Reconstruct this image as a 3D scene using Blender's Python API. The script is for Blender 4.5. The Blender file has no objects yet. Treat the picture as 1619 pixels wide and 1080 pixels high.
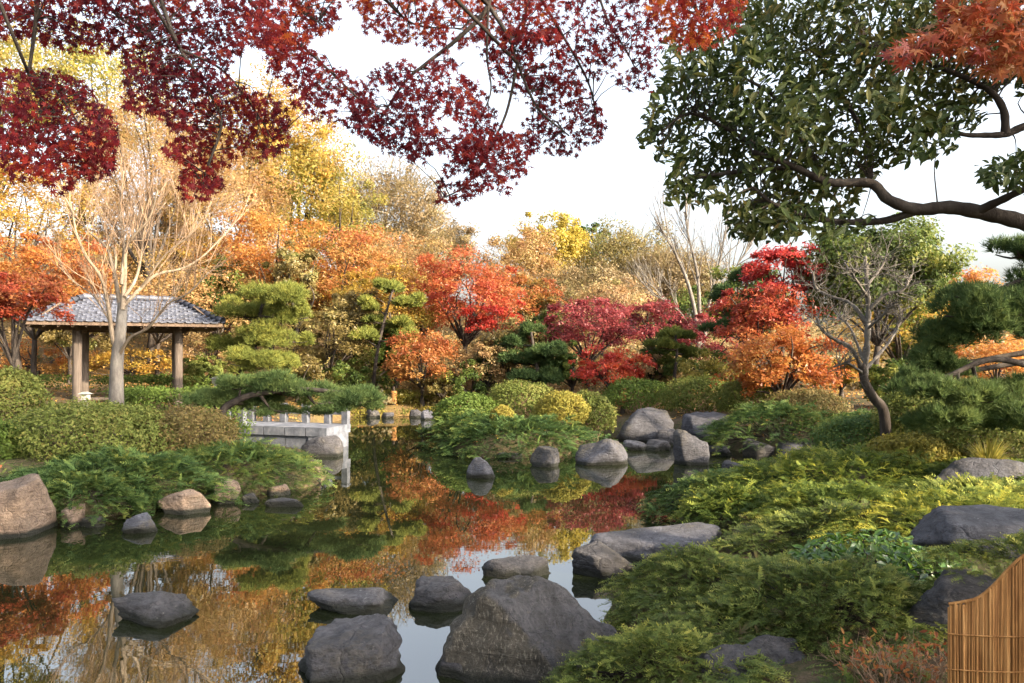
import bpy, bmesh, math, random
import numpy as np
from mathutils import Vector, Matrix, noise as mnoise

# ------------------------------------------------------------------ camera, sky, sun, exposure
SC = bpy.context.scene
COL = SC.collection
F = 1169.3            # focal length in photograph pixels
H = 2.2               # eye height above the water
HOR = 560.0           # row of the horizon

cam_d = bpy.data.cameras.new('camera')
cam_d.lens = 26.0
cam_d.sensor_width = 36.0
cam_d.shift_y = (HOR - 540.0) / 1619.0
cam_d.clip_start = 0.05
cam_d.clip_end = 2000.0
cam = bpy.data.objects.new('camera', cam_d)
cam.location = (0, 0, H)
cam.rotation_euler = (math.radians(90), 0, 0)
COL.objects.link(cam)
SC.camera = cam

SUN_EL = math.radians(21)
SUN_AZ = math.radians(122)      # measured from +Y towards +X
to_sun = Vector((math.sin(SUN_AZ) * math.cos(SUN_EL), math.cos(SUN_AZ) * math.cos(SUN_EL), math.sin(SUN_EL)))

world = bpy.data.worlds.new('World')
SC.world = world
world.use_nodes = True
wn = world.node_tree.nodes
wl = world.node_tree.links
wn.clear()
sky = wn.new('ShaderNodeTexSky')
sky.sky_type = 'NISHITA'
sky.sun_disc = False
sky.sun_elevation = SUN_EL
sky.sun_rotation = SUN_AZ
sky.air_density = 1.0
sky.dust_density = 7.0
sky.ozone_density = 1.0
hs = wn.new('ShaderNodeHueSaturation')
hs.inputs['Saturation'].default_value = 0.5
bg = wn.new('ShaderNodeBackground')
bg.inputs['Strength'].default_value = 0.15
wo = wn.new('ShaderNodeOutputWorld')
wl.new(sky.outputs[0], hs.inputs['Color'])
wl.new(hs.outputs[0], bg.inputs['Color'])
wl.new(bg.outputs[0], wo.inputs['Surface'])

sun_d = bpy.data.lights.new('sun', 'SUN')
sun_d.energy = 3.3
sun_d.angle = math.radians(0.5)
sun_d.color = (1.0, 0.82, 0.58)
sun = bpy.data.objects.new('sun', sun_d)
sun.rotation_euler = to_sun.to_track_quat('Z', 'Y').to_euler()
sun.location = (20, -10, 15)
COL.objects.link(sun)

SC.view_settings.view_transform = 'Standard'
SC.view_settings.look = 'None'
SC.view_settings.gamma = 1.0
SC.view_settings.use_curve_mapping = False
SC.view_settings.exposure = 2.3

SC.render.engine = 'CYCLES'
SC.cycles.use_denoising = True
SC.cycles.max_bounces = 6
SC.cycles.diffuse_bounces = 3
SC.cycles.glossy_bounces = 3
SC.cycles.transmission_bounces = 3
SC.cycles.caustics_reflective = False
SC.cycles.caustics_refractive = False

# ------------------------------------------------------------------ helpers
def P(px, py, D):
    """the place seen at photograph pixel (px, py), D metres ahead"""
    return np.array([(px - 809.5) / F * D, D, H - (py - HOR) / F * D])

def PP(pts, D):
    out = []
    for q in pts:
        out.append(P(q[0], q[1], D + (q[2] if len(q) > 2 else 0.0)))
    return np.array(out)

def nrm(v):
    v = np.asarray(v, float)
    return v / np.maximum(np.linalg.norm(v, axis=-1, keepdims=True), 1e-9)

def wob(p, k=1.0, seed=0.0):
    """smooth pseudo noise in about -1..1"""
    p = np.asarray(p, float) * k
    x, y, z = p[..., 0], p[..., 1], p[..., 2]
    return (np.sin(1.3 * x + 2.1 * y + 0.7 * z + seed) + np.sin(-2.3 * x + 1.1 * y + 1.9 * z + 2.1 * seed + 1)
            + np.sin(0.9 * x - 1.7 * y + 2.6 * z + 3.7 * seed + 2) + 0.6 * np.sin(4.1 * x + 3.3 * y - 3.9 * z + seed)) / 3.0

class Geo:
    def __init__(self):
        self.V = []; self.F3 = []; self.F4 = []; self.T3 = []; self.T4 = []; self.n = 0
    def add(self, V, F3=None, F4=None, T3=None, T4=None):
        V = np.asarray(V, float).reshape(-1, 3)
        if F3 is not None and len(F3):
            F3 = np.asarray(F3, int).reshape(-1, 3)
            self.F3.append(F3 + self.n)
            self.T3.append(np.full(len(F3), 0.5) if T3 is None else np.broadcast_to(T3, (len(F3),)))
        if F4 is not None and len(F4):
            F4 = np.asarray(F4, int).reshape(-1, 4)
            self.F4.append(F4 + self.n)
            self.T4.append(np.full(len(F4), 0.5) if T4 is None else np.broadcast_to(T4, (len(F4),)))
        self.V.append(V); self.n += len(V)
    def mesh(self, name, origin=(0, 0, 0), smooth=False):
        me = bpy.data.meshes.new(name)
        if not self.V:
            return me
        V = np.concatenate(self.V) - np.asarray(origin, float)
        f3 = np.concatenate(self.F3) if self.F3 else np.zeros((0, 3), int)
        f4 = np.concatenate(self.F4) if self.F4 else np.zeros((0, 4), int)
        t = np.concatenate(self.T3 + self.T4)
        nl = f3.size + f4.size
        me.vertices.add(len(V)); me.vertices.foreach_set('co', V.astype(np.float32).ravel())
        me.loops.add(nl); me.loops.foreach_set('vertex_index', np.concatenate([f3.ravel(), f4.ravel()]).astype(np.int32))
        me.polygons.add(len(f3) + len(f4))
        ls = np.concatenate([np.arange(len(f3)) * 3, f3.size + np.arange(len(f4)) * 4]).astype(np.int32)
        me.polygons.foreach_set('loop_start', ls)
        me.update(calc_edges=True)
        a = me.attributes.new('tint', 'FLOAT', 'FACE')
        a.data.foreach_set('value', t.astype(np.float32))
        me.polygons.foreach_set('use_smooth', np.full(len(f3) + len(f4), bool(smooth)))
        return me

def obj(name, data, parent=None, loc=None):
    o = bpy.data.objects.new(name, data)
    COL.objects.link(o)
    if parent is not None:
        o.parent = parent
    if loc is not None:
        o.location = loc
    return o

def tag(o, label=None, cat=None, group=None, kind=None):
    if label: o['label'] = label
    if cat: o['category'] = cat
    if group: o['group'] = group
    if kind: o['kind'] = kind
    return o

def thing(name, label, cat, loc, group=None):
    o = obj(name, None, None, tuple(float(v) for v in loc))
    o.empty_display_size = 0.2
    return tag(o, label, cat, group)

def part(geo, name, mat, parent, smooth=False, kind=None, label=None):
    """a part of parent, modelled in world coordinates"""
    org = np.array(parent.location) if parent.parent is None else np.array(parent.parent.location)
    me = geo.mesh(name, org, smooth)
    me.materials.append(mat)
    o = obj(name, me, parent)
    return tag(o, label, None, None, kind)

def solo(geo, name, mat, loc, label=None, cat=None, group=None, kind=None, smooth=False):
    me = geo.mesh(name, loc, smooth)
    me.materials.append(mat)
    o = obj(name, me, None, tuple(float(v) for v in loc))
    return tag(o, label, cat, group, kind)

def tube(geo, pts, rad, sides=5, tint=0.5, cap=True):
    pts = np.asarray(pts, float); n = len(pts)
    rad = np.broadcast_to(np.asarray(rad, float), (n,))
    tg = np.empty_like(pts); tg[1:-1] = pts[2:] - pts[:-2]; tg[0] = pts[1] - pts[0]; tg[-1] = pts[-1] - pts[-2]
    tg = nrm(tg)
    m = nrm(tg.mean(0))
    ref = np.array([1.0, 0, 0]) if abs(m[0]) < 0.6 else (np.array([0, 1.0, 0]) if abs(m[1]) < 0.6 else np.array([0, 0, 1.0]))
    u = nrm(np.cross(tg, ref)); v = np.cross(tg, u)
    a = np.arange(sides) * 2 * math.pi / sides
    V = pts[:, None] + rad[:, None, None] * (np.cos(a)[None, :, None] * u[:, None] + np.sin(a)[None, :, None] * v[:, None])
    i = np.arange(n - 1)[:, None] * sides; j = np.arange(sides)[None]; k = (j + 1) % sides
    Fq = np.stack([i + j, i + k, i + sides + k, i + sides + j], -1).reshape(-1, 4)
    geo.add(V.reshape(-1, 3), None, Fq, None, tint)
    if cap and sides <= 12:
        base = geo.n - n * sides
        e = base + (n - 1) * sides
        idx = [e + q for q in range(sides)]
        geo.F3.append(np.array([[idx[0], idx[q], idx[q + 1]] for q in range(1, sides - 1)])); geo.T3.append(np.full(sides - 2, tint))

def smooth_line(pts, n=6):
    """Catmull-Rom through the points"""
    p = np.asarray(pts, float)
    if len(p) < 3:
        t = np.linspace(0, 1, n + 1)[:, None]
        return p[0] * (1 - t) + p[-1] * t
    q = np.vstack([2 * p[0] - p[1], p, 2 * p[-1] - p[-2]])
    out = []
    for i in range(1, len(q) - 2):
        t = np.linspace(0, 1, n, endpoint=False)[:, None]
        a, b, c, d = q[i - 1], q[i], q[i + 1], q[i + 2]
        out.append(0.5 * ((2 * b) + (-a + c) * t + (2 * a - 5 * b + 4 * c - d) * t * t + (-a + 3 * b - 3 * c + d) * t ** 3))
    out.append(p[-1:])
    return np.vstack(out)

def box(geo, c, s, rz=0.0, tint=0.5, taper=1.0):
    x, y, z = np.array(s) / 2
    V = np.array([[-x, -y, -z], [x, -y, -z], [x, y, -z], [-x, y, -z], [-x * taper, -y * taper, z], [x * taper, -y * taper, z], [x * taper, y * taper, z], [-x * taper, y * taper, z]])
    ca, sa = math.cos(rz), math.sin(rz)
    V = V @ np.array([[ca, sa, 0], [-sa, ca, 0], [0, 0, 1]])
    geo.add(V + np.array(c), None, [[0, 3, 2, 1], [4, 5, 6, 7], [0, 1, 5, 4], [1, 2, 6, 5], [2, 3, 7, 6], [3, 0, 4, 7]], None, tint)

# leaf templates: (verts, tris, quads); local y runs from stem to tip, z is the upper face
T_DIAMOND = (np.array([[0, -.5, 0], [.34, 0, .07], [0, .5, -.04], [-.34, 0, .07]]), [], [[0, 1, 2, 3]])
T_TRI = (np.array([[-.33, -.42, 0], [.33, -.36, .05], [.02, .62, -.03]]), [[0, 1, 2]], [])
T_SLIVER = (np.array([[-.012, 0, 0], [.012, 0, 0], [.003, 1, .04], [-.003, 1, .04]]), [], [[0, 1, 2, 3]])
T_OVAL = (np.array([[0, -.5, 0], [0, -.15, -.04], [0, .2, -.05], [0, .58, -.12], [.19, -.17, .03], [.17, .18, .02], [-.19, -.17, .03], [-.17, .18, .02]]),
          [[0, 4, 1], [2, 5, 3], [0, 1, 6], [2, 3, 7]], [[1, 4, 5, 2], [6, 1, 2, 7]])

def t_maple(curl=0.16, narrow=0.30, rs=(1.0, .93, .78, .45)):
    angs = [0, 48, 92, 138]
    tips = [(-a, r) for a, r in zip(angs[:0:-1], rs[:0:-1])] + [(a, r) for a, r in zip(angs, rs)]
    V = [[0, 0, 0]]
    Q = []
    va = [-165] + [(tips[i][0] + tips[i + 1][0]) / 2 for i in range(6)] + [165]
    for a in va:
        V.append([narrow * math.sin(math.radians(a)), narrow * math.cos(math.radians(a)), -.02])
    for i, (a, r) in enumerate(tips):
        V.append([r * math.sin(math.radians(a)), r * math.cos(math.radians(a)), -curl * r * r * (1 + .3 * (i % 2))])
        Q.append([0, 1 + i + 1, 9 + i, 1 + i])
    V += [[-.02, -.9, -.05], [.02, -.9, -.05]]
    return (np.array(V), [[0, 16, 17]], Q)
T_MAPLES = [t_maple(.14, .30), t_maple(.34, .27, (1, .85, .8, .4)), t_maple(.05, .33, (1, .97, .7, .5)), t_maple(.5, .30, (1, .9, .7, .35))]

def t_needles(k=8, spread=0.75, w=0.035, seed=1):
    r = random.Random(seed); V = []; Tr = []
    for i in range(k):
        a = r.uniform(0, 2 * math.pi); s = spread * math.sqrt(r.uniform(0.05, 1))
        d = nrm([math.cos(a) * s, 1.0 - .3 * s, math.sin(a) * s]); L = r.uniform(.75, 1.05)
        side = nrm(np.cross(d, [r.uniform(-1, 1), r.uniform(-1, 1), r.uniform(-1, 1)])) * w
        b = len(V); V += [list(-side), list(side), list(d * L)]; Tr.append([b, b + 1, b + 2])
    return (np.array(V), Tr, [])
T_TUFTS = [t_needles(9, .9, .04, s) for s in (1, 2, 3)]
T_TUFTS_FAR = [t_needles(6, .9, .085, s) for s in (4, 5)]

def t_spray(n=9, seed=1, fine=.9):
    """a flat feathery conifer spray: a drooping stem with leaflets on both sides"""
    r = random.Random(seed); V = []; Q = []
    def st(t):
        return np.array([0.06 * math.sin(3 * t + seed), t, .16 * t - .26 * t * t])
    for i in range(n):
        t = (i + .3) / n
        for s in (-1, 1):
            L = (.30 * (1 - t) ** .7 + .09) * r.uniform(.75, 1.2) * fine
            a = r.uniform(.55, .95)
            d = nrm([s * math.sin(a), math.cos(a), r.uniform(.0, .55)])
            p = st(t); w = .036 * fine
            up = np.array([0, 0, 1.0]); sd = nrm(np.cross(d, up)) * w
            b = len(V)
            V += [list(p + sd * 1.3 + up * .01), list(p + d * L), list(p - sd * 1.3 + up * .02 + d * L * .12)]
            Q.append([b, b + 1, b + 2])
    return (np.array(V), Q, [])
T_SPRAYS = [t_spray(q, s) for q, s in ((9, 1), (7, 2), (8, 3), (10, 4), (6, 5))]

def frames_n(n, ang):
    n = nrm(n)
    ref = np.where((np.abs(n[:, 2]) < .9)[:, None], np.array([[0, 0, 1.0]]), np.array([[1.0, 0, 0]]))
    t = nrm(np.cross(ref, n)); b = np.cross(n, t)
    c, s = np.cos(ang)[:, None], np.sin(ang)[:, None]
    return np.stack([t * c + b * s, -t * s + b * c, n], 2)

def frames_d(d, up):
    d = nrm(d); u = nrm(np.cross(d, up)); n = np.cross(u, d)
    return np.stack([u, d, n], 2)

def scatter(geo, tmpl, C, R, S, tint, dt=0.0):
    TV, T3, T4 = tmpl
    N = len(C)
    if N == 0: return
    S = np.asarray(S, float)
    S = np.broadcast_to(S, (N,)) if S.ndim < 2 else S
    TVs = TV[None] * (S[:, None, None] if S.ndim == 1 else S[:, None, :])
    V = C[:, None] + np.einsum('nij,nkj->nki', R, TVs)
    k = len(TV); off = (np.arange(N) * k)[:, None, None]
    tint = np.broadcast_to(np.asarray(tint, float), (N,))
    F3 = F4 = t3 = t4 = None
    if len(T3):
        F3 = (np.array(T3)[None] + off).reshape(-1, 3); t3 = (tint[:, None] + np.linspace(-dt, dt, len(T3))[None]).ravel()
    if len(T4):
        F4 = (np.array(T4)[None] + off).reshape(-1, 4); t4 = (tint[:, None] + np.linspace(-dt, dt, len(T4))[None]).ravel()
    geo.add(V.reshape(-1, 3), F3, F4, t3, t4)

def scatter_mix(geo, tmpls, C, R, S, tint, rng, dt=0.0):
    k = rng.integers(0, len(tmpls), len(C)); S = np.broadcast_to(np.asarray(S, float), (len(C),)); tint = np.broadcast_to(tint, (len(C),))
    for i, t in enumerate(tmpls):
        m = k == i
        scatter(geo, t, C[m], R[m], S[m], tint[m], dt)

def rdirs(rng, n):
    return nrm(rng.normal(size=(n, 3)))

# ------------------------------------------------------------------ materials
MATS = {}
def ramp(nt, cols, fac=None):
    n = nt.nodes.new('ShaderNodeValToRGB')
    els = n.color_ramp.elements
    while len(els) < len(cols): els.new(0.5)
    for i, c in enumerate(cols):
        els[i].position = i / max(1, len(cols) - 1); els[i].color = (*c, 1)
    if fac is not None: nt.links.new(fac, n.inputs['Fac'])
    return n

def new_mat(name):
    m = bpy.data.materials.new(name); m.use_nodes = True
    nt = m.node_tree; nt.nodes.clear()
    o = nt.nodes.new('ShaderNodeOutputMaterial')
    MATS[name] = m
    return m, nt, o

def leaf_mat(name, cols, trans=0.45, rough=0.45, spec=0.35, tcol=1.25):
    m, nt, o = new_mat(name)
    at = nt.nodes.new('ShaderNodeAttribute'); at.attribute_name = 'tint'
    r = ramp(nt, cols, at.outputs['Fac'])
    b = nt.nodes.new('ShaderNodeBsdfPrincipled')
    b.inputs['Roughness'].default_value = rough
    b.inputs['Specular IOR Level'].default_value = spec
    nt.links.new(r.outputs[0], b.inputs['Base Color'])
    if trans > 0:
        t = nt.nodes.new('ShaderNodeBsdfTranslucent')
        mul = nt.nodes.new('ShaderNodeVectorMath'); mul.operation = 'SCALE'; mul.inputs['Scale'].default_value = tcol
        nt.links.new(r.outputs[0], mul.inputs[0]); nt.links.new(mul.outputs[0], t.inputs['Color'])
        mx = nt.nodes.new('ShaderNodeMixShader'); mx.inputs[0].default_value = trans
        nt.links.new(b.outputs[0], mx.inputs[1]); nt.links.new(t.outputs[0], mx.inputs[2])
        nt.links.new(mx.outputs[0], o.inputs['Surface'])
    else:
        nt.links.new(b.outputs[0], o.inputs['Surface'])
    return m

def solid_mat(name, cols, scale=4.0, rough=0.85, bump=0.3, stretch=(1, 1, 1), detail=8, bscale=None, rnd=0.0, spec=0.3, coord='Object', dist=0.02):
    m, nt, o = new_mat(name)
    tc = nt.nodes.new('ShaderNodeTexCoord'); mp = nt.nodes.new('ShaderNodeMapping'); mp.inputs['Scale'].default_value = stretch
    nt.links.new(tc.outputs[coord], mp.inputs['Vector'])
    n1 = nt.nodes.new('ShaderNodeTexNoise'); n1.inputs['Scale'].default_value = scale; n1.inputs['Detail'].default_value = detail; n1.inputs['Roughness'].default_value = .65
    nt.links.new(mp.outputs[0], n1.inputs['Vector'])
    mr = nt.nodes.new('ShaderNodeMapRange'); mr.inputs[1].default_value = .3; mr.inputs[2].default_value = .7
    nt.links.new(n1.outputs['Fac'], mr.inputs[0])
    r = ramp(nt, cols, mr.outputs[0])
    col = r.outputs[0]
    if rnd:
        oi = nt.nodes.new('ShaderNodeObjectInfo'); h = nt.nodes.new('ShaderNodeHueSaturation')
        m2 = nt.nodes.new('ShaderNodeMapRange'); m2.inputs[3].default_value = 1 - rnd; m2.inputs[4].default_value = 1 + rnd
        nt.links.new(oi.outputs['Random'], m2.inputs[0]); nt.links.new(m2.outputs[0], h.inputs['Value']); nt.links.new(col, h.inputs['Color']); col = h.outputs[0]
    b = nt.nodes.new('ShaderNodeBsdfPrincipled'); b.inputs['Roughness'].default_value = rough; b.inputs['Specular IOR Level'].default_value = spec
    nt.links.new(col, b.inputs['Base Color'])
    n2 = nt.nodes.new('ShaderNodeTexNoise'); n2.inputs['Scale'].default_value = bscale or scale * 4; n2.inputs['Detail'].default_value = 8; n2.inputs['Roughness'].default_value = .7
    nt.links.new(mp.outputs[0], n2.inputs['Vector'])
    bp = nt.nodes.new('ShaderNodeBump'); bp.inputs['Strength'].default_value = bump; bp.inputs['Distance'].default_value = dist
    nt.links.new(n2.outputs['Fac'], bp.inputs['Height']); nt.links.new(bp.outputs[0], b.inputs['Normal'])
    nt.links.new(b.outputs[0], o.inputs['Surface'])
    return m

def rock_mat(name, a, b_, lich, lich_amt=.58, stretch=(1, 1, 1.0), rough=.8, side=False):
    """grey stone with veins of two tones, pale lichen spots, and fine relief"""
    m, nt, o = new_mat(name)
    L = nt.links.new
    tc = nt.nodes.new('ShaderNodeTexCoord'); oi = nt.nodes.new('ShaderNodeObjectInfo')
    ad = nt.nodes.new('ShaderNodeVectorMath'); ad.operation = 'ADD'
    L(tc.outputs['Object'], ad.inputs[0])
    sc = nt.nodes.new('ShaderNodeVectorMath'); sc.operation = 'SCALE'; sc.inputs[0].default_value = (17, 29, 11); L(oi.outputs['Random'], sc.inputs['Scale']); L(sc.outputs[0], ad.inputs[1])
    mp = nt.nodes.new('ShaderNodeMapping'); mp.inputs['Scale'].default_value = stretch; L(ad.outputs[0], mp.inputs['Vector'])
    def noise(s, d=8, r=.65, di=0.0):
        n = nt.nodes.new('ShaderNodeTexNoise'); n.inputs['Scale'].default_value = s; n.inputs['Detail'].default_value = d; n.inputs['Roughness'].default_value = r; n.inputs['Distortion'].default_value = di
        L(mp.outputs[0], n.inputs['Vector']); return n.outputs['Fac']
    def rng_(x, lo, hi):
        q = nt.nodes.new('ShaderNodeMapRange'); q.inputs[1].default_value = lo; q.inputs[2].default_value = hi; L(x, q.inputs[0]); return q.outputs[0]
    def mix(f, c1, c2):
        q = nt.nodes.new('ShaderNodeMix'); q.data_type = 'RGBA'
        L(f, q.inputs[0])
        for s, c in ((q.inputs[6], c1), (q.inputs[7], c2)):
            if isinstance(c, tuple): s.default_value = (*c, 1)
            else: L(c, s)
        return q.outputs[2]
    n1 = noise(2.6, 9, .62, 1.2)
    base = mix(rng_(n1, .38, .64), a, b_)
    veins = rng_(noise(7, 9, .75, 2.5), .30, .55)
    base = mix(veins, tuple(x * .45 for x in a), base)
    base = mix(rng_(noise(.9, 3, .5), .52, .66), base, mix(rng_(noise(14, 6, .7), .4, .6), tuple(x * .7 for x in a), (.10, .088, .066)))
    sp = rng_(noise(34, 5, .7), lich_amt, lich_amt + .09)
    patch = rng_(noise(3.1, 5, .6), .46, .62)
    mu = nt.nodes.new('ShaderNodeMath'); mu.operation = 'MULTIPLY'; L(sp, mu.inputs[0]); L(patch, mu.inputs[1])
    fac = mu.outputs[0]
    ge = nt.nodes.new('ShaderNodeNewGeometry')
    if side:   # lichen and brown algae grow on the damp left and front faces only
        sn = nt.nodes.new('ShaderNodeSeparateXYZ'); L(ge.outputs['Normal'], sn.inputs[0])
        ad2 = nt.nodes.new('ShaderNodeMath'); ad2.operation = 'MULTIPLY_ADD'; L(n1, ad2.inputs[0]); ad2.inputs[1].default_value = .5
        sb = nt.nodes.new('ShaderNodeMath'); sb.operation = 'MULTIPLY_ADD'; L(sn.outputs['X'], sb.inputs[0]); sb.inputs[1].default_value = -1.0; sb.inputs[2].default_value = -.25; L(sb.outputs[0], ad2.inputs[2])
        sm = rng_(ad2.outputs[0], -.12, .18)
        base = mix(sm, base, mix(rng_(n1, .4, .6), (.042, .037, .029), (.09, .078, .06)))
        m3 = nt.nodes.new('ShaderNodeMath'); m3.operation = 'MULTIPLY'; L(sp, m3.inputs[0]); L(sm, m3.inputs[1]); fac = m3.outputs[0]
    base = mix(fac, base, lich); sx = nt.nodes.new('ShaderNodeSeparateXYZ'); L(ge.outputs['Position'], sx.inputs[0])
    jit = nt.nodes.new('ShaderNodeMath'); jit.operation = 'MULTIPLY_ADD'; L(noise(5), jit.inputs[0]); jit.inputs[1].default_value = -.10; L(sx.outputs['Z'], jit.inputs[2])
    wet = rng_(jit.outputs[0], .0, .045)
    base = mix(wet, (.014, .015, .010), base)
    hv = nt.nodes.new('ShaderNodeHueSaturation'); m2 = nt.nodes.new('ShaderNodeMapRange'); m2.inputs[3].default_value = .8; m2.inputs[4].default_value = 1.2
    L(oi.outputs['Random'], m2.inputs[0]); L(m2.outputs[0], hv.inputs['Value']); L(base, hv.inputs['Color'])
    b = nt.nodes.new('ShaderNodeBsdfPrincipled'); b.inputs['Roughness'].default_value = rough; b.inputs['Specular IOR Level'].default_value = .35
    L(hv.outputs[0], b.inputs['Base Color'])
    ms = nt.nodes.new('ShaderNodeMapping'); ms.inputs['Scale'].default_value = (1.4, 1.4, 11); ms.inputs['Rotation'].default_value = (.35, .28, 0); L(ad.outputs[0], ms.inputs['Vector'])
    ns = nt.nodes.new('ShaderNodeTexNoise'); ns.inputs['Scale'].default_value = 1.6; ns.inputs['Detail'].default_value = 6; ns.inputs['Roughness'].default_value = .6; ns.inputs['Distortion'].default_value = .6; L(ms.outputs[0], ns.inputs['Vector'])
    h0 = nt.nodes.new('ShaderNodeMath'); h0.operation = 'MULTIPLY_ADD'; L(ns.outputs['Fac'], h0.inputs[0]); h0.inputs[1].default_value = 1.6; L(noise(9, 10, .72, 1.5), h0.inputs[2])
    h1 = nt.nodes.new('ShaderNodeMath'); h1.operation = 'MULTIPLY_ADD'; L(h0.outputs[0], h1.inputs[0]); h1.inputs[1].default_value = 1.0; L(noise(40, 6, .7), h1.inputs[2])
    bp = nt.nodes.new('ShaderNodeBump'); bp.inputs['Strength'].default_value = .9; bp.inputs['Distance'].default_value = .045
    vo = nt.nodes.new('ShaderNodeTexVoronoi'); vo.feature = 'DISTANCE_TO_EDGE'; vo.inputs['Scale'].default_value = 1.1
    wv = nt.nodes.new('ShaderNodeTexNoise'); wv.inputs['Scale'].default_value = 3.0; wv.inputs['Detail'].default_value = 6; L(mp.outputs[0], wv.inputs['Vector'])
    wa = nt.nodes.new('ShaderNodeVectorMath'); wa.operation = 'MULTIPLY_ADD'; L(wv.outputs['Color'], wa.inputs[0]); wa.inputs[1].default_value = (.7, .7, .7); L(mp.outputs[0], wa.inputs[2]); L(wa.outputs[0], vo.inputs['Vector'])
    ck = rng_(vo.outputs['Distance'], 0.0, .02)
    ch = nt.nodes.new('ShaderNodeMath'); ch.operation = 'MULTIPLY_ADD'; L(ck, ch.inputs[0]); ch.inputs[1].default_value = .5; L(h1.outputs[0], ch.inputs[2])
    L(ch.outputs[0], bp.inputs['Height']); L(bp.outputs[0], b.inputs['Normal'])
    L(b.outputs[0], o.inputs['Surface'])
    return m

M_ROCK = rock_mat('rock_grey', (.05, .049, .055), (.105, .103, .114), (.30, .30, .28), .60)
M_ROCKD = rock_mat('rock_dark', (.045, .043, .047), (.105, .10, .105), (.22, .21, .19), .60, (1, 1, 1.4))
M_ROCKL = rock_mat('rock_lichen', (.055, .053, .056), (.105, .102, .108), (.19, .17, .135), .54, (1.6, 1.6, .7), .8, True)
M_ROCKW = rock_mat('rock_warm', (.15, .105, .075), (.30, .22, .165), (.40, .36, .30), .62)
M_ROCKB = rock_mat('rock_pale', (.07, .07, .083), (.13, .13, .15), (.32, .32, .33), .62)

M_BARK = solid_mat('bark_dark', [(.018, .015, .013), (.045, .036, .03), (.085, .072, .06)], 6, .9, .7, (1, 1, .25), spec=.15)
M_BARKG = solid_mat('bark_grey', [(.06, .054, .046), (.13, .115, .10), (.22, .20, .17)], 7, .9, .6, (1, 1, .35), spec=.15)
M_BARKP = solid_mat('bark_pale', [(.10, .075, .05), (.20, .155, .11), (.30, .245, .18)], 6, .85, .5, (1, 1, .4), spec=.15)
M_TWIG = solid_mat('bark_twig', [(.13, .085, .055), (.25, .17, .11), (.34, .24, .16)], 5, .9, .2, spec=.1)
M_POST = solid_mat('post_wood', [(.05, .04, .033), (.09, .072, .06), (.14, .115, .095)], 5, .8, .4, (3, 3, .3), spec=.2)
M_BEAM = solid_mat('beam_wood', [(.05, .035, .025), (.10, .07, .05), (.14, .10, .07)], 5, .8, .4, (3, 3, .6), spec=.2)
M_TILE = solid_mat('roof_tile', [(.03, .033, .046), (.055, .06, .08), (.10, .106, .125)], 5, .5, .15, rnd=.35, spec=.5)
M_STONE = solid_mat('cut_stone', [(.06, .066, .08), (.11, .118, .14), (.19, .197, .22)], 5, .85, .25, rnd=.08)
M_STRAW = solid_mat('straw', [(.15, .06, .016), (.27, .13, .04), (.36, .20, .075)], 10, .8, .4, (3, 3, .35), spec=.25)
M_ROPE = solid_mat('palm_rope', [(.03, .02, .015), (.08, .05, .03)], 40, .9, .5)
M_WHITE = solid_mat('pale_stone', [(.16, .155, .14), (.28, .27, .25)], 6, .8, .2)

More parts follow.
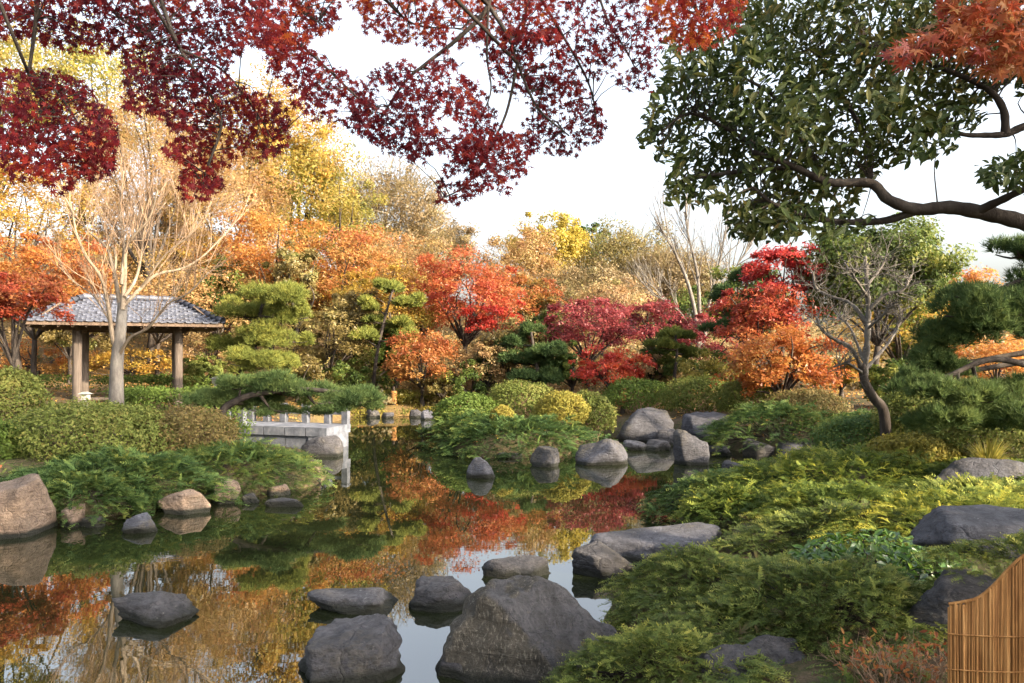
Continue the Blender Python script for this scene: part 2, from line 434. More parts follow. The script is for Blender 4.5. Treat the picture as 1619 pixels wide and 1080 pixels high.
LM = {
 'crimson': leaf_mat('leaf_crimson', [(.22, .02, .03), (.36, .035, .035), (.44, .07, .05)], .5),
 'overhang': leaf_mat('leaf_overhang', [(.05, .006, .012), (.125, .010, .015), (.22, .022, .017), (.36, .07, .018), (.55, .20, .03)], .58, .5, .2, 1.6),
 'darkred': leaf_mat('leaf_darkred', [(0.109, 0.018, 0.022), (0.217, 0.036, 0.040), (0.312, 0.073, 0.066)], .45),
 'vermilion': leaf_mat('leaf_vermilion', [(0.257, 0.023, 0.020), (0.393, 0.049, 0.029), (0.463, 0.119, 0.040)], .5),
 'redorange': leaf_mat('leaf_redorange', [(0.194, 0.025, 0.019), (0.324, 0.068, 0.030), (0.378, 0.134, 0.046), (0.328, 0.178, 0.065)], .5),
 'orange': leaf_mat('leaf_orange', [(0.268, 0.069, 0.022), (0.372, 0.134, 0.034), (0.423, 0.218, 0.056), (0.322, 0.197, 0.060)], .5),
 'rust': leaf_mat('leaf_rust', [(0.188, 0.050, 0.017), (0.304, 0.107, 0.035), (0.376, 0.187, 0.056), (0.232, 0.166, 0.041)], .45),
 'tanorange': leaf_mat('leaf_tanorange', [(0.180, 0.086, 0.033), (0.274, 0.150, 0.055), (0.317, 0.214, 0.088), (0.238, 0.176, 0.056)], .45),
 'tan': leaf_mat('leaf_tan', [(0.110, 0.071, 0.033), (0.170, 0.118, 0.055), (0.210, 0.158, 0.074), (0.145, 0.124, 0.043)], .35),
 'brown': leaf_mat('leaf_brown', [(.18, .10, .05), (.32, .20, .09), (.38, .27, .12), (.24, .21, .08)], .4),
 'olive': leaf_mat('leaf_olive', [(0.087, 0.067, 0.023), (0.159, 0.120, 0.040), (0.216, 0.169, 0.057), (0.121, 0.129, 0.033)], .4),
 'yellowgreen': leaf_mat('leaf_yellowgreen', [(0.103, 0.114, 0.020), (0.206, 0.189, 0.035), (0.296, 0.241, 0.054), (0.318, 0.208, 0.054)], .5),
 'oldgold': leaf_mat('leaf_oldgold', [(0.174, 0.089, 0.021), (0.301, 0.181, 0.027), (0.379, 0.250, 0.045), (0.172, 0.146, 0.031)], .45),
 'understory': leaf_mat('leaf_understory', [(0.055, 0.062, 0.023), (0.109, 0.102, 0.041), (0.200, 0.135, 0.056), (0.292, 0.191, 0.076), (0.125, 0.118, 0.046)], .35),
 'yellow': leaf_mat('leaf_yellow', [(0.246, 0.178, 0.026), (0.339, 0.261, 0.036), (0.361, 0.293, 0.068)], .5),
 'gold': leaf_mat('leaf_gold', [(0.236, 0.116, 0.023), (0.338, 0.207, 0.037), (0.373, 0.263, 0.055), (0.192, 0.171, 0.035)], .5),
 'evergreen': leaf_mat('leaf_evergreen', [(.028, .05, .012), (.055, .085, .018), (.10, .125, .026), (.20, .19, .035)], .35, .5, .15),
 'glossy': leaf_mat('leaf_glossy', [(0.021, 0.036, 0.010), (0.042, 0.062, 0.015), (0.077, 0.084, 0.021), (0.182, 0.119, 0.028)], .3, .5, .2),
 'aucuba': leaf_mat('leaf_aucuba', [(.03, .07, .012), (.06, .13, .02), (.13, .21, .03)], .3, .25, .5),
 'azalea': leaf_mat('leaf_azalea', [(.055, .068, .016), (.095, .12, .026), (.15, .17, .042), (.19, .17, .05)], .35, .6, .12),
 'azalea_gold': leaf_mat('leaf_azalea_gold', [(.10, .10, .022), (.18, .17, .035), (.27, .23, .045), (.20, .15, .04)], .35, .6, .12),
 'azalea_brown': leaf_mat('leaf_azalea_brown', [(.09, .07, .03), (.14, .12, .04), (.20, .14, .055), (.11, .125, .035)], .35, .6, .12),
 'hedge': leaf_mat('leaf_hedge', [(.045, .07, .014), (.075, .115, .022), (.12, .16, .035)], .35, .6, .12),
 'juniper': leaf_mat('leaf_juniper', [(.035, .066, .024), (.062, .11, .034), (.11, .16, .042), (.22, .24, .055)], .3, .6, .12),
 'juniper_gold': leaf_mat('leaf_juniper_gold', [(.05, .08, .018), (.10, .14, .028), (.22, .25, .045), (.42, .38, .06)], .35, .6, .12),
 'bushy': leaf_mat('leaf_bushy', [(.085, .066, .03), (.065, .095, .026), (.11, .145, .036), (.19, .22, .052), (.32, .31, .07)], .3, .6, .12),
 'pine': leaf_mat('needle_pine', [(.035, .066, .025), (.07, .11, .036), (.14, .175, .05)], .3, .6, .12),
 'pine_light': leaf_mat('needle_pine_light', [(.065, .085, .02), (.14, .16, .036), (.27, .26, .055)], .3, .6, .12),
 'grass': leaf_mat('grass_blades', [(.10, .11, .02), (.24, .22, .04), (.42, .34, .08)], .4),
 'litter': leaf_mat('leaf_litter', [(.30, .12, .04), (.48, .24, .06), (.55, .36, .08), (.34, .09, .04)], .2),
}

# ------------------------------------------------------------------ ground, water
POND = np.array([(-12, 2.4), (-3, 2.6), (0.2, 3.0), (0.55, 4.2), (0.62, 5.4), (0.85, 6.6), (1.7, 7.4), (2.35, 8.5), (2.2, 10.1), (3.0, 11.8), (4.2, 13.2),
                 (5.6, 14.6), (5.8, 15.8), (5.0, 17.0), (5.0, 18.6), (3.4, 19.8), (2.6, 22.5), (0.5, 25.0), (-3, 26.2), (-5.6, 25.8), (-6.0, 22), (-5.5, 20),
                 (-9.5, 20.0), (-9.5, 17.2), (-5.4, 16.2), (-3.9, 14.8), (-3.25, 13.4), (-3.3, 12.3), (-4.1, 11.4), (-4.9, 10.6), (-5.7, 9.7), (-6.5, 9.2), (-9, 8.6), (-12, 8.0)])
ISL = np.array([(0.1 + 1.95 * math.cos(a) * (1 + .07 * math.sin(3 * a)), 17.9 + 2.3 * math.sin(a)) for a in np.linspace(0, 2 * math.pi, 24, endpoint=False)])

def sdist(x, y, poly):
    x = np.asarray(x, float); y = np.asarray(y, float)
    d = np.full(x.shape, 1e9); ins = np.zeros(x.shape, bool)
    for i in range(len(poly)):
        ax, ay = poly[i]; bx, by = poly[(i + 1) % len(poly)]
        ex, ey = bx - ax, by - ay
        t = np.clip(((x - ax) * ex + (y - ay) * ey) / (ex * ex + ey * ey), 0, 1)
        d = np.minimum(d, np.hypot(x - ax - t * ex, y - ay - t * ey))
        c = ((ay > y) != (by > y)) & (x < ex * (y - ay) / (ey if abs(ey) > 1e-9 else 1e-9) + ax)
        ins ^= c
    return np.where(ins, -d, d)

def sst(v, a, b):
    t = np.clip((v - a) / (b - a), 0, 1); return t * t * (3 - 2 * t)

def zt(x, y):
    x = np.asarray(x, float); y = np.asarray(y, float)
    s = np.maximum(sdist(x, y, POND), -sdist(x, y, ISL))
    z = .30 * sst(s, -.05, .4) + .11 * np.clip(s, 0, 6)
    hill = sst(y, 25, 62) * (3.6 + 6.5 * sst(-x, -2, 28)) + .02 * np.clip(y - 60, 0, 200)
    z = z + hill - (.06 + .8 * sst(-s, 0, .7)) * (s < 0)
    z = z + .04 * wob(np.stack([x, y, 0 * x], -1), 1.7) * sst(s, .1, 1.0)
    return z

def zt1(x, y):
    return float(zt(np.array([x]), np.array([y]))[0])

def axis(lo, hi, step, far, n):
    core = np.arange(lo, hi + 1e-6, step)
    g = np.geomspace(step * 2, far, n)
    return np.concatenate([(lo - g)[::-1], core, hi + g])

def build_ground():
    xs = axis(-13, 13, .2, 380, 30); ys = axis(-4, 30, .2, 420, 34)
    X, Y = np.meshgrid(xs, ys)
    Z = zt(X.ravel(), Y.ravel())
    V = np.stack([X.ravel(), Y.ravel(), Z], -1)
    nx, ny = len(xs), len(ys)
    i = np.arange(ny - 1)[:, None] * nx + np.arange(nx - 1)[None]
    g = Geo(); g.add(V, None, np.stack([i, i + 1, i + nx + 1, i + nx], -1).reshape(-1, 4))
    m, nt, o = new_mat('earth')
    L = nt.links.new
    tc = nt.nodes.new('ShaderNodeTexCoord')
    def noise(s, d=8):
        n = nt.nodes.new('ShaderNodeTexNoise'); n.inputs['Scale'].default_value = s; n.inputs['Detail'].default_value = d; n.inputs['Roughness'].default_value = .65
        L(tc.outputs['Object'], n.inputs['Vector']); return n.outputs['Fac']
    def mr(x, lo, hi):
        q = nt.nodes.new('ShaderNodeMapRange'); q.inputs[1].default_value = lo; q.inputs[2].default_value = hi; L(x, q.inputs[0]); return q.outputs[0]
    def mix(f, a, b):
        q = nt.nodes.new('ShaderNodeMix'); q.data_type = 'RGBA'; L(f, q.inputs[0])
        for s, c in ((q.inputs[6], a), (q.inputs[7], b)):
            if isinstance(c, tuple): s.default_value = (*c, 1)
            else: L(c, s)
        return q.outputs[2]
    c = mix(mr(noise(1.3), .4, .6), (.07, .05, .032), (.045, .062, .02))
    c = mix(mr(noise(9), .42, .6), c, (.11, .08, .05))
    ge = nt.nodes.new('ShaderNodeNewGeometry'); sx = nt.nodes.new('ShaderNodeSeparateXYZ'); L(ge.outputs['Position'], sx.inputs[0])
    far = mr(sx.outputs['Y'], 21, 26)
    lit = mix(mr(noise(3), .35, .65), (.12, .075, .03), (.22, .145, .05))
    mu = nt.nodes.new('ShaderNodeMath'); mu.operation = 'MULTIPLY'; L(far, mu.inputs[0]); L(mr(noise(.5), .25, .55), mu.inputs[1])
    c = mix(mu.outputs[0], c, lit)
    b = nt.nodes.new('ShaderNodeBsdfPrincipled'); b.inputs['Roughness'].default_value = .95; b.inputs['Specular IOR Level'].default_value = .15
    L(c, b.inputs['Base Color'])
    bp = nt.nodes.new('ShaderNodeBump'); bp.inputs['Strength'].default_value = .8; bp.inputs['Distance'].default_value = .05; L(noise(22), bp.inputs['Height']); L(bp.outputs[0], b.inputs['Normal'])
    L(b.outputs[0], o.inputs['Surface'])
    solo(g, 'ground', m, (0, 0, 0), 'earth banks and slope around the pond', None, None, 'structure', True)

def build_water():
    g = Geo()
    g.add([[-13, -2, 0], [9, -2, 0], [9, 28, 0], [-13, 28, 0]], None, [[0, 1, 2, 3]])
    m, nt, o = new_mat('pond_water')
    L = nt.links.new
    b = nt.nodes.new('ShaderNodeBsdfPrincipled')
    b.inputs['Base Color'].default_value = (.010, .013, .005, 1)
    b.inputs['Roughness'].default_value = .012
    b.inputs['IOR'].default_value = 2.5
    b.inputs['Specular IOR Level'].default_value = .5
    tc = nt.nodes.new('ShaderNodeTexCoord'); mp = nt.nodes.new('ShaderNodeMapping'); mp.inputs['Scale'].default_value = (1.0, 2.2, 1); mp.inputs['Rotation'].default_value = (0, 0, .25)
    L(tc.outputs['Object'], mp.inputs['Vector'])
    n1 = nt.nodes.new('ShaderNodeTexNoise'); n1.inputs['Scale'].default_value = 2.4; n1.inputs['Detail'].default_value = 3; n1.inputs['Roughness'].default_value = .45
    n2 = nt.nodes.new('ShaderNodeTexNoise'); n2.inputs['Scale'].default_value = .45; n2.inputs['Detail'].default_value = 3
    L(mp.outputs[0], n1.inputs['Vector']); L(tc.outputs['Object'], n2.inputs['Vector'])
    mr = nt.nodes.new('ShaderNodeMapRange'); mr.inputs[1].default_value = .45; mr.inputs[2].default_value = .68; mr.inputs[3].default_value = .12; mr.inputs[4].default_value = 1.0; L(n2.outputs['Fac'], mr.inputs[0])
    mu = nt.nodes.new('ShaderNodeMath'); mu.operation = 'MULTIPLY'; L(n1.outputs['Fac'], mu.inputs[0]); L(mr.outputs[0], mu.inputs[1])
    bp = nt.nodes.new('ShaderNodeBump'); bp.inputs['Strength'].default_value = .022; bp.inputs['Distance'].default_value = .04
    L(mu.outputs[0], bp.inputs['Height']); L(bp.outputs[0], b.inputs['Normal'])
    L(b.outputs[0], o.inputs['Surface'])
    solo(g, 'water', m, (0, 0, 0), 'still dark pond water mirroring the autumn trees', None, None, 'structure')

build_ground()
build_water()

# ------------------------------------------------------------------ rocks
ICO = {}
for _k in (4, 5, 6):
    _bm = bmesh.new(); bmesh.ops.create_icosphere(_bm, subdivisions=_k, radius=1.0)
    ICO[_k] = (np.array([v.co[:] for v in _bm.verts]), np.array([[v.index for v in f.verts] for f in _bm.faces])); _bm.free()

def rock(label, x0, y0, x1, y1, D=None, mat=None, seed=1, deep=.8, planes=(), flat=.8, rough=.055, p=30, zb=None, rz=0.0, group=None, sink=.5, name='rock'):
    """a boulder filling the photograph box x0..x1, y0..y1; D from the waterline y1 unless given"""
    zb = 0.0 if zb is None else zb
    if D is None: D = (H - zb) * F / (y1 - HOR)
    w = (x1 - x0) / F * D; cx = ((x0 + x1) / 2 - 809.5) / F * D
    dep = w * deep
    yc = D + dep * .35
    h = H - (y0 - HOR) / F * (D + dep * .3) - zb
    h = max(h, .06)
    ICO_V, ICO_F = ICO[6 if (D < 5.2 and h > .25) else 5 if D < 12.5 else 4]
    r = np.random.default_rng(seed)
    N = list(nrm(r.normal(size=(10, 3)) * np.array([1, 1, .7]))); O = list(r.uniform(.62, 1.0, 10))
    N.append(nrm([r.uniform(-.15, .15), r.uniform(-.25, .0), 1])); O.append(flat)
    for n_, o_ in planes:
        N.append(nrm(n_)); O.append(o_)
    N = np.array(N); O = np.array(O)
    d = np.maximum(ICO_V @ N.T, 0) / O
    rr = 1.0 / np.maximum((d ** p).sum(1), 1e-6) ** (1.0 / p)
    rr = np.minimum(rr, 1.25)
    V = ICO_V * rr[:, None]
    off = Vector(r.uniform(-50, 50, 3))
    nz = np.array([mnoise.fractal(Vector(v) * 1.9 + off, .9, 2.1, 5) for v in V])
    nr = np.array([mnoise.ridged_multi_fractal(Vector((v[0] * 1.6, v[1] * 1.6, v[2] * 3.4)) + off, .9, 2.2, 4, 1.0, 2.0) for v in V])
    V = V * (1 + rough * nz - rough * .8 * (nr - 1.0))[:, None]
    V = V / np.abs(V).max(0)
    # top of the unit rock is at 1; sink the lower part under the waterline or soil
    sk = h * sink + .06
    hz = (h + sk) / 2
    V = V * np.array([w / 2, dep / 2, hz])
    ca, sa = math.cos(rz), math.sin(rz)
    V = np.stack([V[:, 0] * ca - V[:, 1] * sa, V[:, 0] * sa + V[:, 1] * ca, V[:, 2]], -1)
    loc = np.array([cx, yc, zb])
    V = V + loc + np.array([0, 0, hz - sk])
    g = Geo(); g.add(V, ICO_F)
    return solo(g, name, mat or M_ROCK, loc, label, 'rock', group, None, True)

# stepping stones and boulders in the near water
rock('low dark oval rock alone in the water at the left foreground', 158, 930, 304, 988, None, M_ROCKD, 11, .75, [((-.4, -.8, .5), .8)], .8, .09)
rock('flat dark stepping stone behind the big blocky stepping stone', 466, 921, 640, 970, None, M_ROCK, 12, .62, [((0, -.9, .3), .72)], .7, .09)
rock('big blocky purple grey stepping stone with a cracked front face', 455, 972, 678, 1080, None, M_ROCK, 13, .75, [((.1, -.95, .25), .70), ((-.1, -.15, 1), .66), ((.7, -.5, .3), .8)], .66, .09)
rock('dark rounded stepping stone touching the left side of the largest boulder', 630, 899, 752, 966, None, M_ROCKD, 14, .8, [((0, -.1, 1), .62), ((-.3, -.9, .3), .75)], .75, .09)
rock('largest foreground boulder with a streaky lichen face and a smooth slanted top', 672, 880, 1000, 1130, 4.75, M_ROCKL, 15, .95,
     [((.46, -.46, .75), .56), ((-.5, -.85, .18), .62), ((-.75, .05, .45), .70), ((.9, -.3, .3), .85)], .66, .085, 24, zb=-.1)
rock('thin flat rock peeking out behind the largest foreground boulder', 760, 880, 880, 916, 7.3, M_ROCKD, 16, .5, [], .7, .05)
rock('brown rock below the wide flat pale rock on the right shore', 905, 862, 1015, 925, 7.25, M_ROCKD, 17, .8, [], .8, .06)
rock('wide flat pale rock on the right shore beside the junipers', 935, 810, 1200, 900, 7.75, M_ROCKB, 18, .5, [((0, -.12, 1), .52), ((-.5, -.7, .2), .8)], .5, .035)
rock('low wet rock with a mossy skirt left of the largest boulder base', 690, 1032, 775, 1085, 5.0, M_ROCKD, 19, .8, [], .75, .05)
rock('dark boulder buried in shrubs at the bottom of the right bank', 1105, 995, 1330, 1150, 4.15, M_ROCKD, 20, .8, [((.1, -.4, .9), .75)], .8, .06, zb=.05)
# left shore
rock('tall left edge boulder with an orange lit side', -75, 733, 76, 852, None, M_ROCKW, 21, .8, [((.95, -.3, .15), .62), ((-.2, -.9, .3), .7)], .8, .04, rz=.1)
rock('small speckled pale rock in the water under the left juniper', 174, 807, 242, 843, None, M_ROCKB, 22, .8, [], .8, .05)
rock('sunlit tan shore block under the left juniper, left one of two', 240, 764, 332, 814, None, M_ROCKW, 23, .7, [((.75, -.65, .1), .6)], .8, .04)
rock('sunlit tan shore block under the left juniper, right one of two', 322, 752, 374, 797, None, M_ROCKW, 24, .8, [((.6, -.75, .1), .65)], .8, .04)
rock('brown stone half hidden beneath juniper beside the tall left boulder', 84, 798, 132, 834, None, M_ROCKW, 25, .8, [], .8, .05)
rock('round tan rock at the tip of the left bank', 474, 722, 507, 764, None, M_ROCKW, 26, .9, [], .9, .04)
rock('long flat slab barely above water near the left bank tip', 400, 783, 478, 802, None, M_ROCK, 27, .45, [], .6, .04)
rock('angular dark rock leaning in front of the stone bridge', 466, 682, 537, 722, 15.8, M_ROCKD, 28, .7, [((-.5, -.4, .7), .7)], .9, .06)
rock('dark stone in shadow beneath the left juniper between tan blocks', 178, 770, 250, 816, 10.6, M_ROCKD, 29, .7, [], .8, .05)
rock('small dark pebble rock in the water left of the small speckled one', 122, 812, 158, 834, None, M_ROCKD, 71, .8, [], .8, .06)
rock('small grey shore stone right of the lit tan blocks', 374, 776, 408, 796, None, M_ROCK, 72, .8, [], .8, .06)
rock('small brown shore stone behind the long flat slab', 418, 764, 456, 784, None, M_ROCKW, 73, .8, [], .8, .06)
# island and middle rocks
rock('small bluish rock in the water before the island', 731, 721, 783, 756, None, M_ROCKB, 31, .8, [((-.5, -.5, .6), .7)], .85, .05)
rock('rounded brown rock under the front of the island juniper', 838, 705, 892, 738, None, M_ROCK, 32, .8, [], .85, .05)
rock('slanted blue grey rock at the right end of the island', 912, 680, 1005, 736, None, M_ROCKB, 33, .8, [((-.5, -.4, .75), .6), ((.8, -.3, .5), .72)], .95, .06)
rock('dark rock left of the brown rock under the island juniper', 780, 712, 842, 733, 15.6, M_ROCKD, 34, .7, [], .85, .05)
rock('rounded shore rock right behind the island', 972, 642, 1075, 704, 18.2, M_ROCK, 35, .8, [((-.4, -.6, .7), .72)], .85, .05)
rock('flat topped pale shore rock behind the tall rock in the channel', 1072, 646, 1165, 690, 18.6, M_ROCKB, 36, .6, [], .65, .05, zb=.2)
rock('small dark stone wedged between the rounded and flat topped shore rocks', 1040, 668, 1080, 705, 17.8, M_ROCKD, 61, .8, [], .8, .06)
rock('low pale stone in front of the rounded shore rock', 985, 690, 1030, 714, 16.9, M_ROCKB, 62, .8, [], .7, .06)
rock('low dark stone right of the tall channel rock', 1120, 700, 1165, 728, 16.0, M_ROCK, 63, .8, [], .8, .06)
rock('tall square rock standing in the channel at the right', 1054, 670, 1128, 736, None, M_ROCK, 137, .8, [((-.1, -.9, .2), .72), ((.35, 0, 1), .75)], .85, .08)
rock('small grey rock near water by the tall channel rock', 1143, 724, 1188, 750, None, M_ROCK, 38, .8, [], .8, .05)
rock('low brown rock lying between island and right shore rocks', 1015, 690, 1062, 716, 16.9, M_ROCKD, 39, .7, [], .8, .05)
rock('dark shore rock under the mid right juniper, left one of two', 1172, 686, 1228, 730, 15.4, M_ROCKD, 40, .7, [], .85, .05)
rock('dark shore rock under the mid right juniper, right one of two', 1232, 692, 1305, 730, 15.2, M_ROCK, 41, .7, [], .85, .05)
# right bank
rock('large pale blue grey boulder on the right bank edge', 1497, 706, 1660, 790, 8.6, M_ROCKB, 42, .7, [((-.3, -.7, .5), .7)], .8, .05, zb=.5)
rock('long flat slab of stone above the reed screen', 1440, 806, 1800, 850, 4.5, M_ROCKB, 43, .45, [((0, -.1, 1), .5), ((-1, -.2, .1), .8), ((-.1, -1, .1), .8)], .5, .03, zb=1.0, sink=.05)
rock('dark hollowed rock with a pale patch behind the reed screen', 1448, 868, 1720, 990, 4.4, M_ROCKD, 44, .55, [((-.2, -.9, .3), .7)], .6, .07, zb=.5)
# far shore stones
for i, (a, b, c, d, D_, t) in enumerate([(572, 646, 600, 662, 25.6, 'first'), (600, 648, 622, 662, 25.4, 'second'), (642, 645, 668, 661, 25.6, 'third'), (664, 648, 690, 662, 24.8, 'fourth')]):
    rock('%s stone from the bridge along the far shoreline' % t, a, b, c, d, D_, M_ROCKB if i % 2 else M_ROCK, 50 + i, .7, [], .8, .05, group='stones along the far shore')

# ------------------------------------------------------------------ foliage builders
def crown_points(rng, c, rad, ncl, shell=.55, low=-.75, lobes=.28, seed=0.0):
    d = rdirs(rng, ncl * 3)
    d = d[d[:, 2] > low][:ncl]
    k = np.clip(1 + lobes * wob(d, 2.6, seed), .6, 1.14)
    r = (shell ** 3 + (1 - shell ** 3) * rng.random(len(d))) ** (1 / 3) * k
    return c + d * r[:, None] * np.array(rad), d

def crown(geo, rng, c, rad, n, leaf, style, tint0=.5, tvar=.3, low=-.8, ncl=None, lobes=.42, grad=0.0):
    seed = rng.uniform(0, 20)
    c = np.asarray(c, float); rad = np.asarray(rad, float)
    R = float((rad[0] * rad[1] * rad[2]) ** (1 / 3))
    if style == 'maple':
        ncl = ncl or max(30, int(n / 110))
        cc, d = crown_points(rng, c, rad, ncl, .45, low, lobes, seed)
        per = rng.dirichlet(np.ones(len(cc)) * 3) * n
        idx = np.repeat(np.arange(len(cc)), np.maximum(1, per).astype(int)); N = len(idx)
        rc = R * .25 * rng.uniform(.5, 1.5, len(cc))
        a = rng.uniform(0, 2 * math.pi, N); q = np.sqrt(rng.random(N))
        o = np.stack([np.cos(a) * q, np.sin(a) * q, rng.normal(0, .24, N)], -1) * rc[idx][:, None]
        out = d[idx] * np.array([1, 1, 0])
        o[:, 2] -= .35 * (o * out).sum(1)          # tiers droop outwards
        pts = cc[idx] + o
        nn = nrm(np.array([0, 0, 1.0]) + .55 * rng.normal(size=(N, 3)) + .35 * out)
    else:
        ncl = ncl or max(30, int(n / 130))
        cc, d = crown_points(rng, c, rad, ncl, .5, low, lobes, seed)
        idx = rng.integers(0, len(cc), n); N = n
        rc = R * .21 * rng.uniform(.5, 1.6, len(cc))
        o = rdirs(rng, N) * (rng.random(N) ** .45)[:, None] * rc[idx][:, None] * np.array([1, 1, .8])
        pts = cc[idx] + o
        nn = nrm(.7 * d[idx] + nrm(o) * .5 + .6 * rng.normal(size=(N, 3)) + np.array([0, 0, .4]))
    tc = rng.normal(0, tvar * .6, len(cc)) + tvar * .7 * wob(cc, 1.2 / max(R, .5), seed)
    t = np.clip(tint0 + tc[idx] + rng.normal(0, .13, N) + grad * (pts[:, 2] - c[2]) / rad[2], 0, 1)
    scatter(geo, T_TRI, pts, frames_n(nn, rng.uniform(0, 6.28, N)), leaf * rng.uniform(.7, 1.35, N), t)
    return cc, d

def wisps(geo, rng, c, rad, n, L, tint0=.5, wid=1.0):
    """bare fine twigs standing out of a crown"""
    cc, d = crown_points(rng, np.asarray(c, float), np.asarray(rad, float), n, .35, -.5, .25, rng.uniform(0, 9))
    dd = nrm(d * np.array([.9, .9, .5]) + np.array([0, 0, .45]) + .55 * rng.normal(size=d.shape))
    N = len(cc)
    S = np.stack([L * .62 * wid * rng.uniform(.6, 1.5, N), L * .8 * rng.uniform(.5, 1.3, N), L * np.ones(N)], -1)
    scatter(geo, T_SLIVER, cc - dd * L * .6, frames_d(dd, rdirs(rng, N)), S, np.clip(rng.normal(tint0, .25, N), 0, 1))

def limbs(geo, rng, base, c, rad, cc, r0, nl=9, sides=5, lean=(0, 0)):
    base = np.asarray(base, float); c = np.asarray(c, float)
    fork = base * .45 + (c - np.array([0, 0, rad[2] * .5])) * .55
    fork[:2] += np.array(lean)
    mid = (base + fork) / 2 + rng.normal(0, .05, 3) * np.linalg.norm(fork - base)
    line = smooth_line([base - np.array([0, 0, .25]), base + (mid - base) * .3, mid, fork], 4)
    tube(geo, line, np.linspace(r0 * 1.25, r0 * .75, len(line)), sides + 1)
    pick = cc[rng.choice(len(cc), min(nl, len(cc)), replace=False)]
    for q in pick:
        m = fork * .5 + q * .5 + np.array([0, 0, .12 * np.linalg.norm(q - fork)]) + rng.normal(0, .07, 3) * np.linalg.norm(q - fork)
        l2 = smooth_line([fork, m, q], 4)
        tube(geo, l2, np.linspace(r0 * .55, r0 * .1, len(l2)), sides - 1)

def tree(name, label, px, py, rx, ry, D, pal, style='maple', n=9000, leaf=.085, tint0=.5, tvar=.3, bark=None, group=None, base=None, low=-.85, lobes=.42, wisp=0, wl=.8, r0=None, deep=.85, nl=10, grad=0.0, wid=1.0, cat='tree'):
    rng = np.random.default_rng(abs(hash((px, py, rx))) % 100000)
    c = P(px, py, D); rad = np.array([rx / F * D, rx / F * D * deep, ry / F * D])
    bx = c[0] if base is None else (base - 809.5) / F * D
    b = np.array([bx, D, zt1(bx, D)])
    t = thing(name, label, cat, b, group)
    g = Geo()
    if n:
        cc, d = crown(g, rng, c, rad, n, leaf, style, tint0, tvar, low, None, lobes, grad)
    else:
        cc, d = crown_points(rng, c, rad, 30)
    if wisp:
        wisps(g, rng, c, rad * 1.03, wisp, wl, tint0 + .1, wid)
    part(g, 'crown', LM[pal], t)
    gt = Geo()
    limbs(gt, rng, b, c, rad, cc, r0 or (.05 + .035 * rad[2]), nl)
    part(gt, 'trunk', bark or M_BARK, t, True)
    return t

BG = 'autumn trees on the far slope'
# far slope, back to front
tree('tree', 'dark evergreen tree on the skyline right of the bright yellow crown', 918, 388, 42, 34, 60, 'evergreen', 'round', 5000, .20, .35, group=BG)
tree('tree', 'olive brown leafless looking tree on the skyline, widest of the right slope', 985, 432, 105, 76, 52, 'olive', 'round', 22000, .16, .55, wisp=3000, wl=1.4, group=BG, wid=1.6)
tree('tree', 'bright yellow topped tree on the skyline at the centre', 866, 394, 68, 52, 50, 'yellow', 'round', 16000, .17, .5, group=BG)
tree('tree', 'tan skyline tree between olive brown crown and tall bare tree', 1070, 455, 80, 70, 48, 'tan', 'round', 15000, .14, .45, wisp=3600, wl=1.2, group=BG, wid=1.6)
tree('tree', 'faded tan tree below the skyline dip left of the yellow crown', 700, 412, 62, 66, 52, 'tan', 'round', 12000, .15, .45, wisp=2400, wl=1.2, group=BG, wid=1.6)
tree('tree', 'large wispy tan tree with pale limbs in front of sky left of centre', 612, 350, 108, 98, 46, 'tan', 'round', 16000, .13, .5, bark=M_BARKP, wisp=5400, wl=1.3, group=BG, nl=22, r0=.22, wid=1.6)
tree('tree', 'yellow olive tree left of the large wispy tan tree', 478, 300, 98, 115, 42, 'yellowgreen', 'round', 26000, .14, .62, group=BG)
tree('tree', 'tan orange rounded tree below the bright yellow crown', 822, 440, 78, 78, 44, 'tanorange', 'round', 12000, .13, .45, wisp=2400, wl=1.0, group=BG, wid=1.5)
tree('tree', 'tan grey undergrowth tree between tan orange tree and tall bare tree', 930, 475, 100, 55, 42, 'tan', 'round', 17000, .13, .5, wisp=3600, wl=1.0, group=BG, wid=1.5)
tree('tree', 'tall yellow green tree at the upper left behind red leaves', 120, 150, 135, 120, 34, 'yellowgreen', 'round', 18000, .12, .5, group=BG)
tree('tree', 'yellow green tree cut by the left picture edge high up', -10, 120, 90, 100, 36, 'yellowgreen', 'round', 9000, .13, .6, group=BG)
tree('tree', 'fine twigged tan tree behind the pale bare tree', 235, 270, 130, 120, 31, 'tanorange', 'round', 12000, .10, .55, wisp=5400, wl=.9, group=BG, wid=1.4)
tree('tree', 'orange tan tree right of the pale bare tree, upper one', 360, 340, 110, 105, 36, 'tanorange', 'round', 15000, .115, .45, wisp=1800, wl=.9, group=BG, wid=1.4)
tree('tree', 'golden tree at the left edge above orange maples', 30, 330, 120, 95, 28, 'gold', 'maple', 13000, .10, .4, group=BG)
tree('tree', 'tall golden tan tree behind the dark red leaves left of the sky', 415, 235, 105, 125, 40, 'gold', 'round', 20000, .14, .35, group=BG, tvar=.4)
tree('tree', 'orange maple crown behind the light green pine', 430, 405, 100, 78, 32, 'orange', 'maple', 14000, .11, .5, group=BG)
tree('tree', 'brown orange maple left of the red orange maple', 545, 440, 95, 82, 33, 'rust', 'maple', 14000, .11, .5, group=BG, nl=16)
tree('tree', 'olive leafed tree low behind the light green pine and brown maple', 520, 545, 70, 70, 28, 'olive', 'maple', 9000, .10, .55, group=BG)
tree('tree', 'orange brown tree filling the slope behind the pavilion roof', 250, 470, 170, 60, 30, 'tanorange', 'maple', 15000, .10, .4, group=BG)
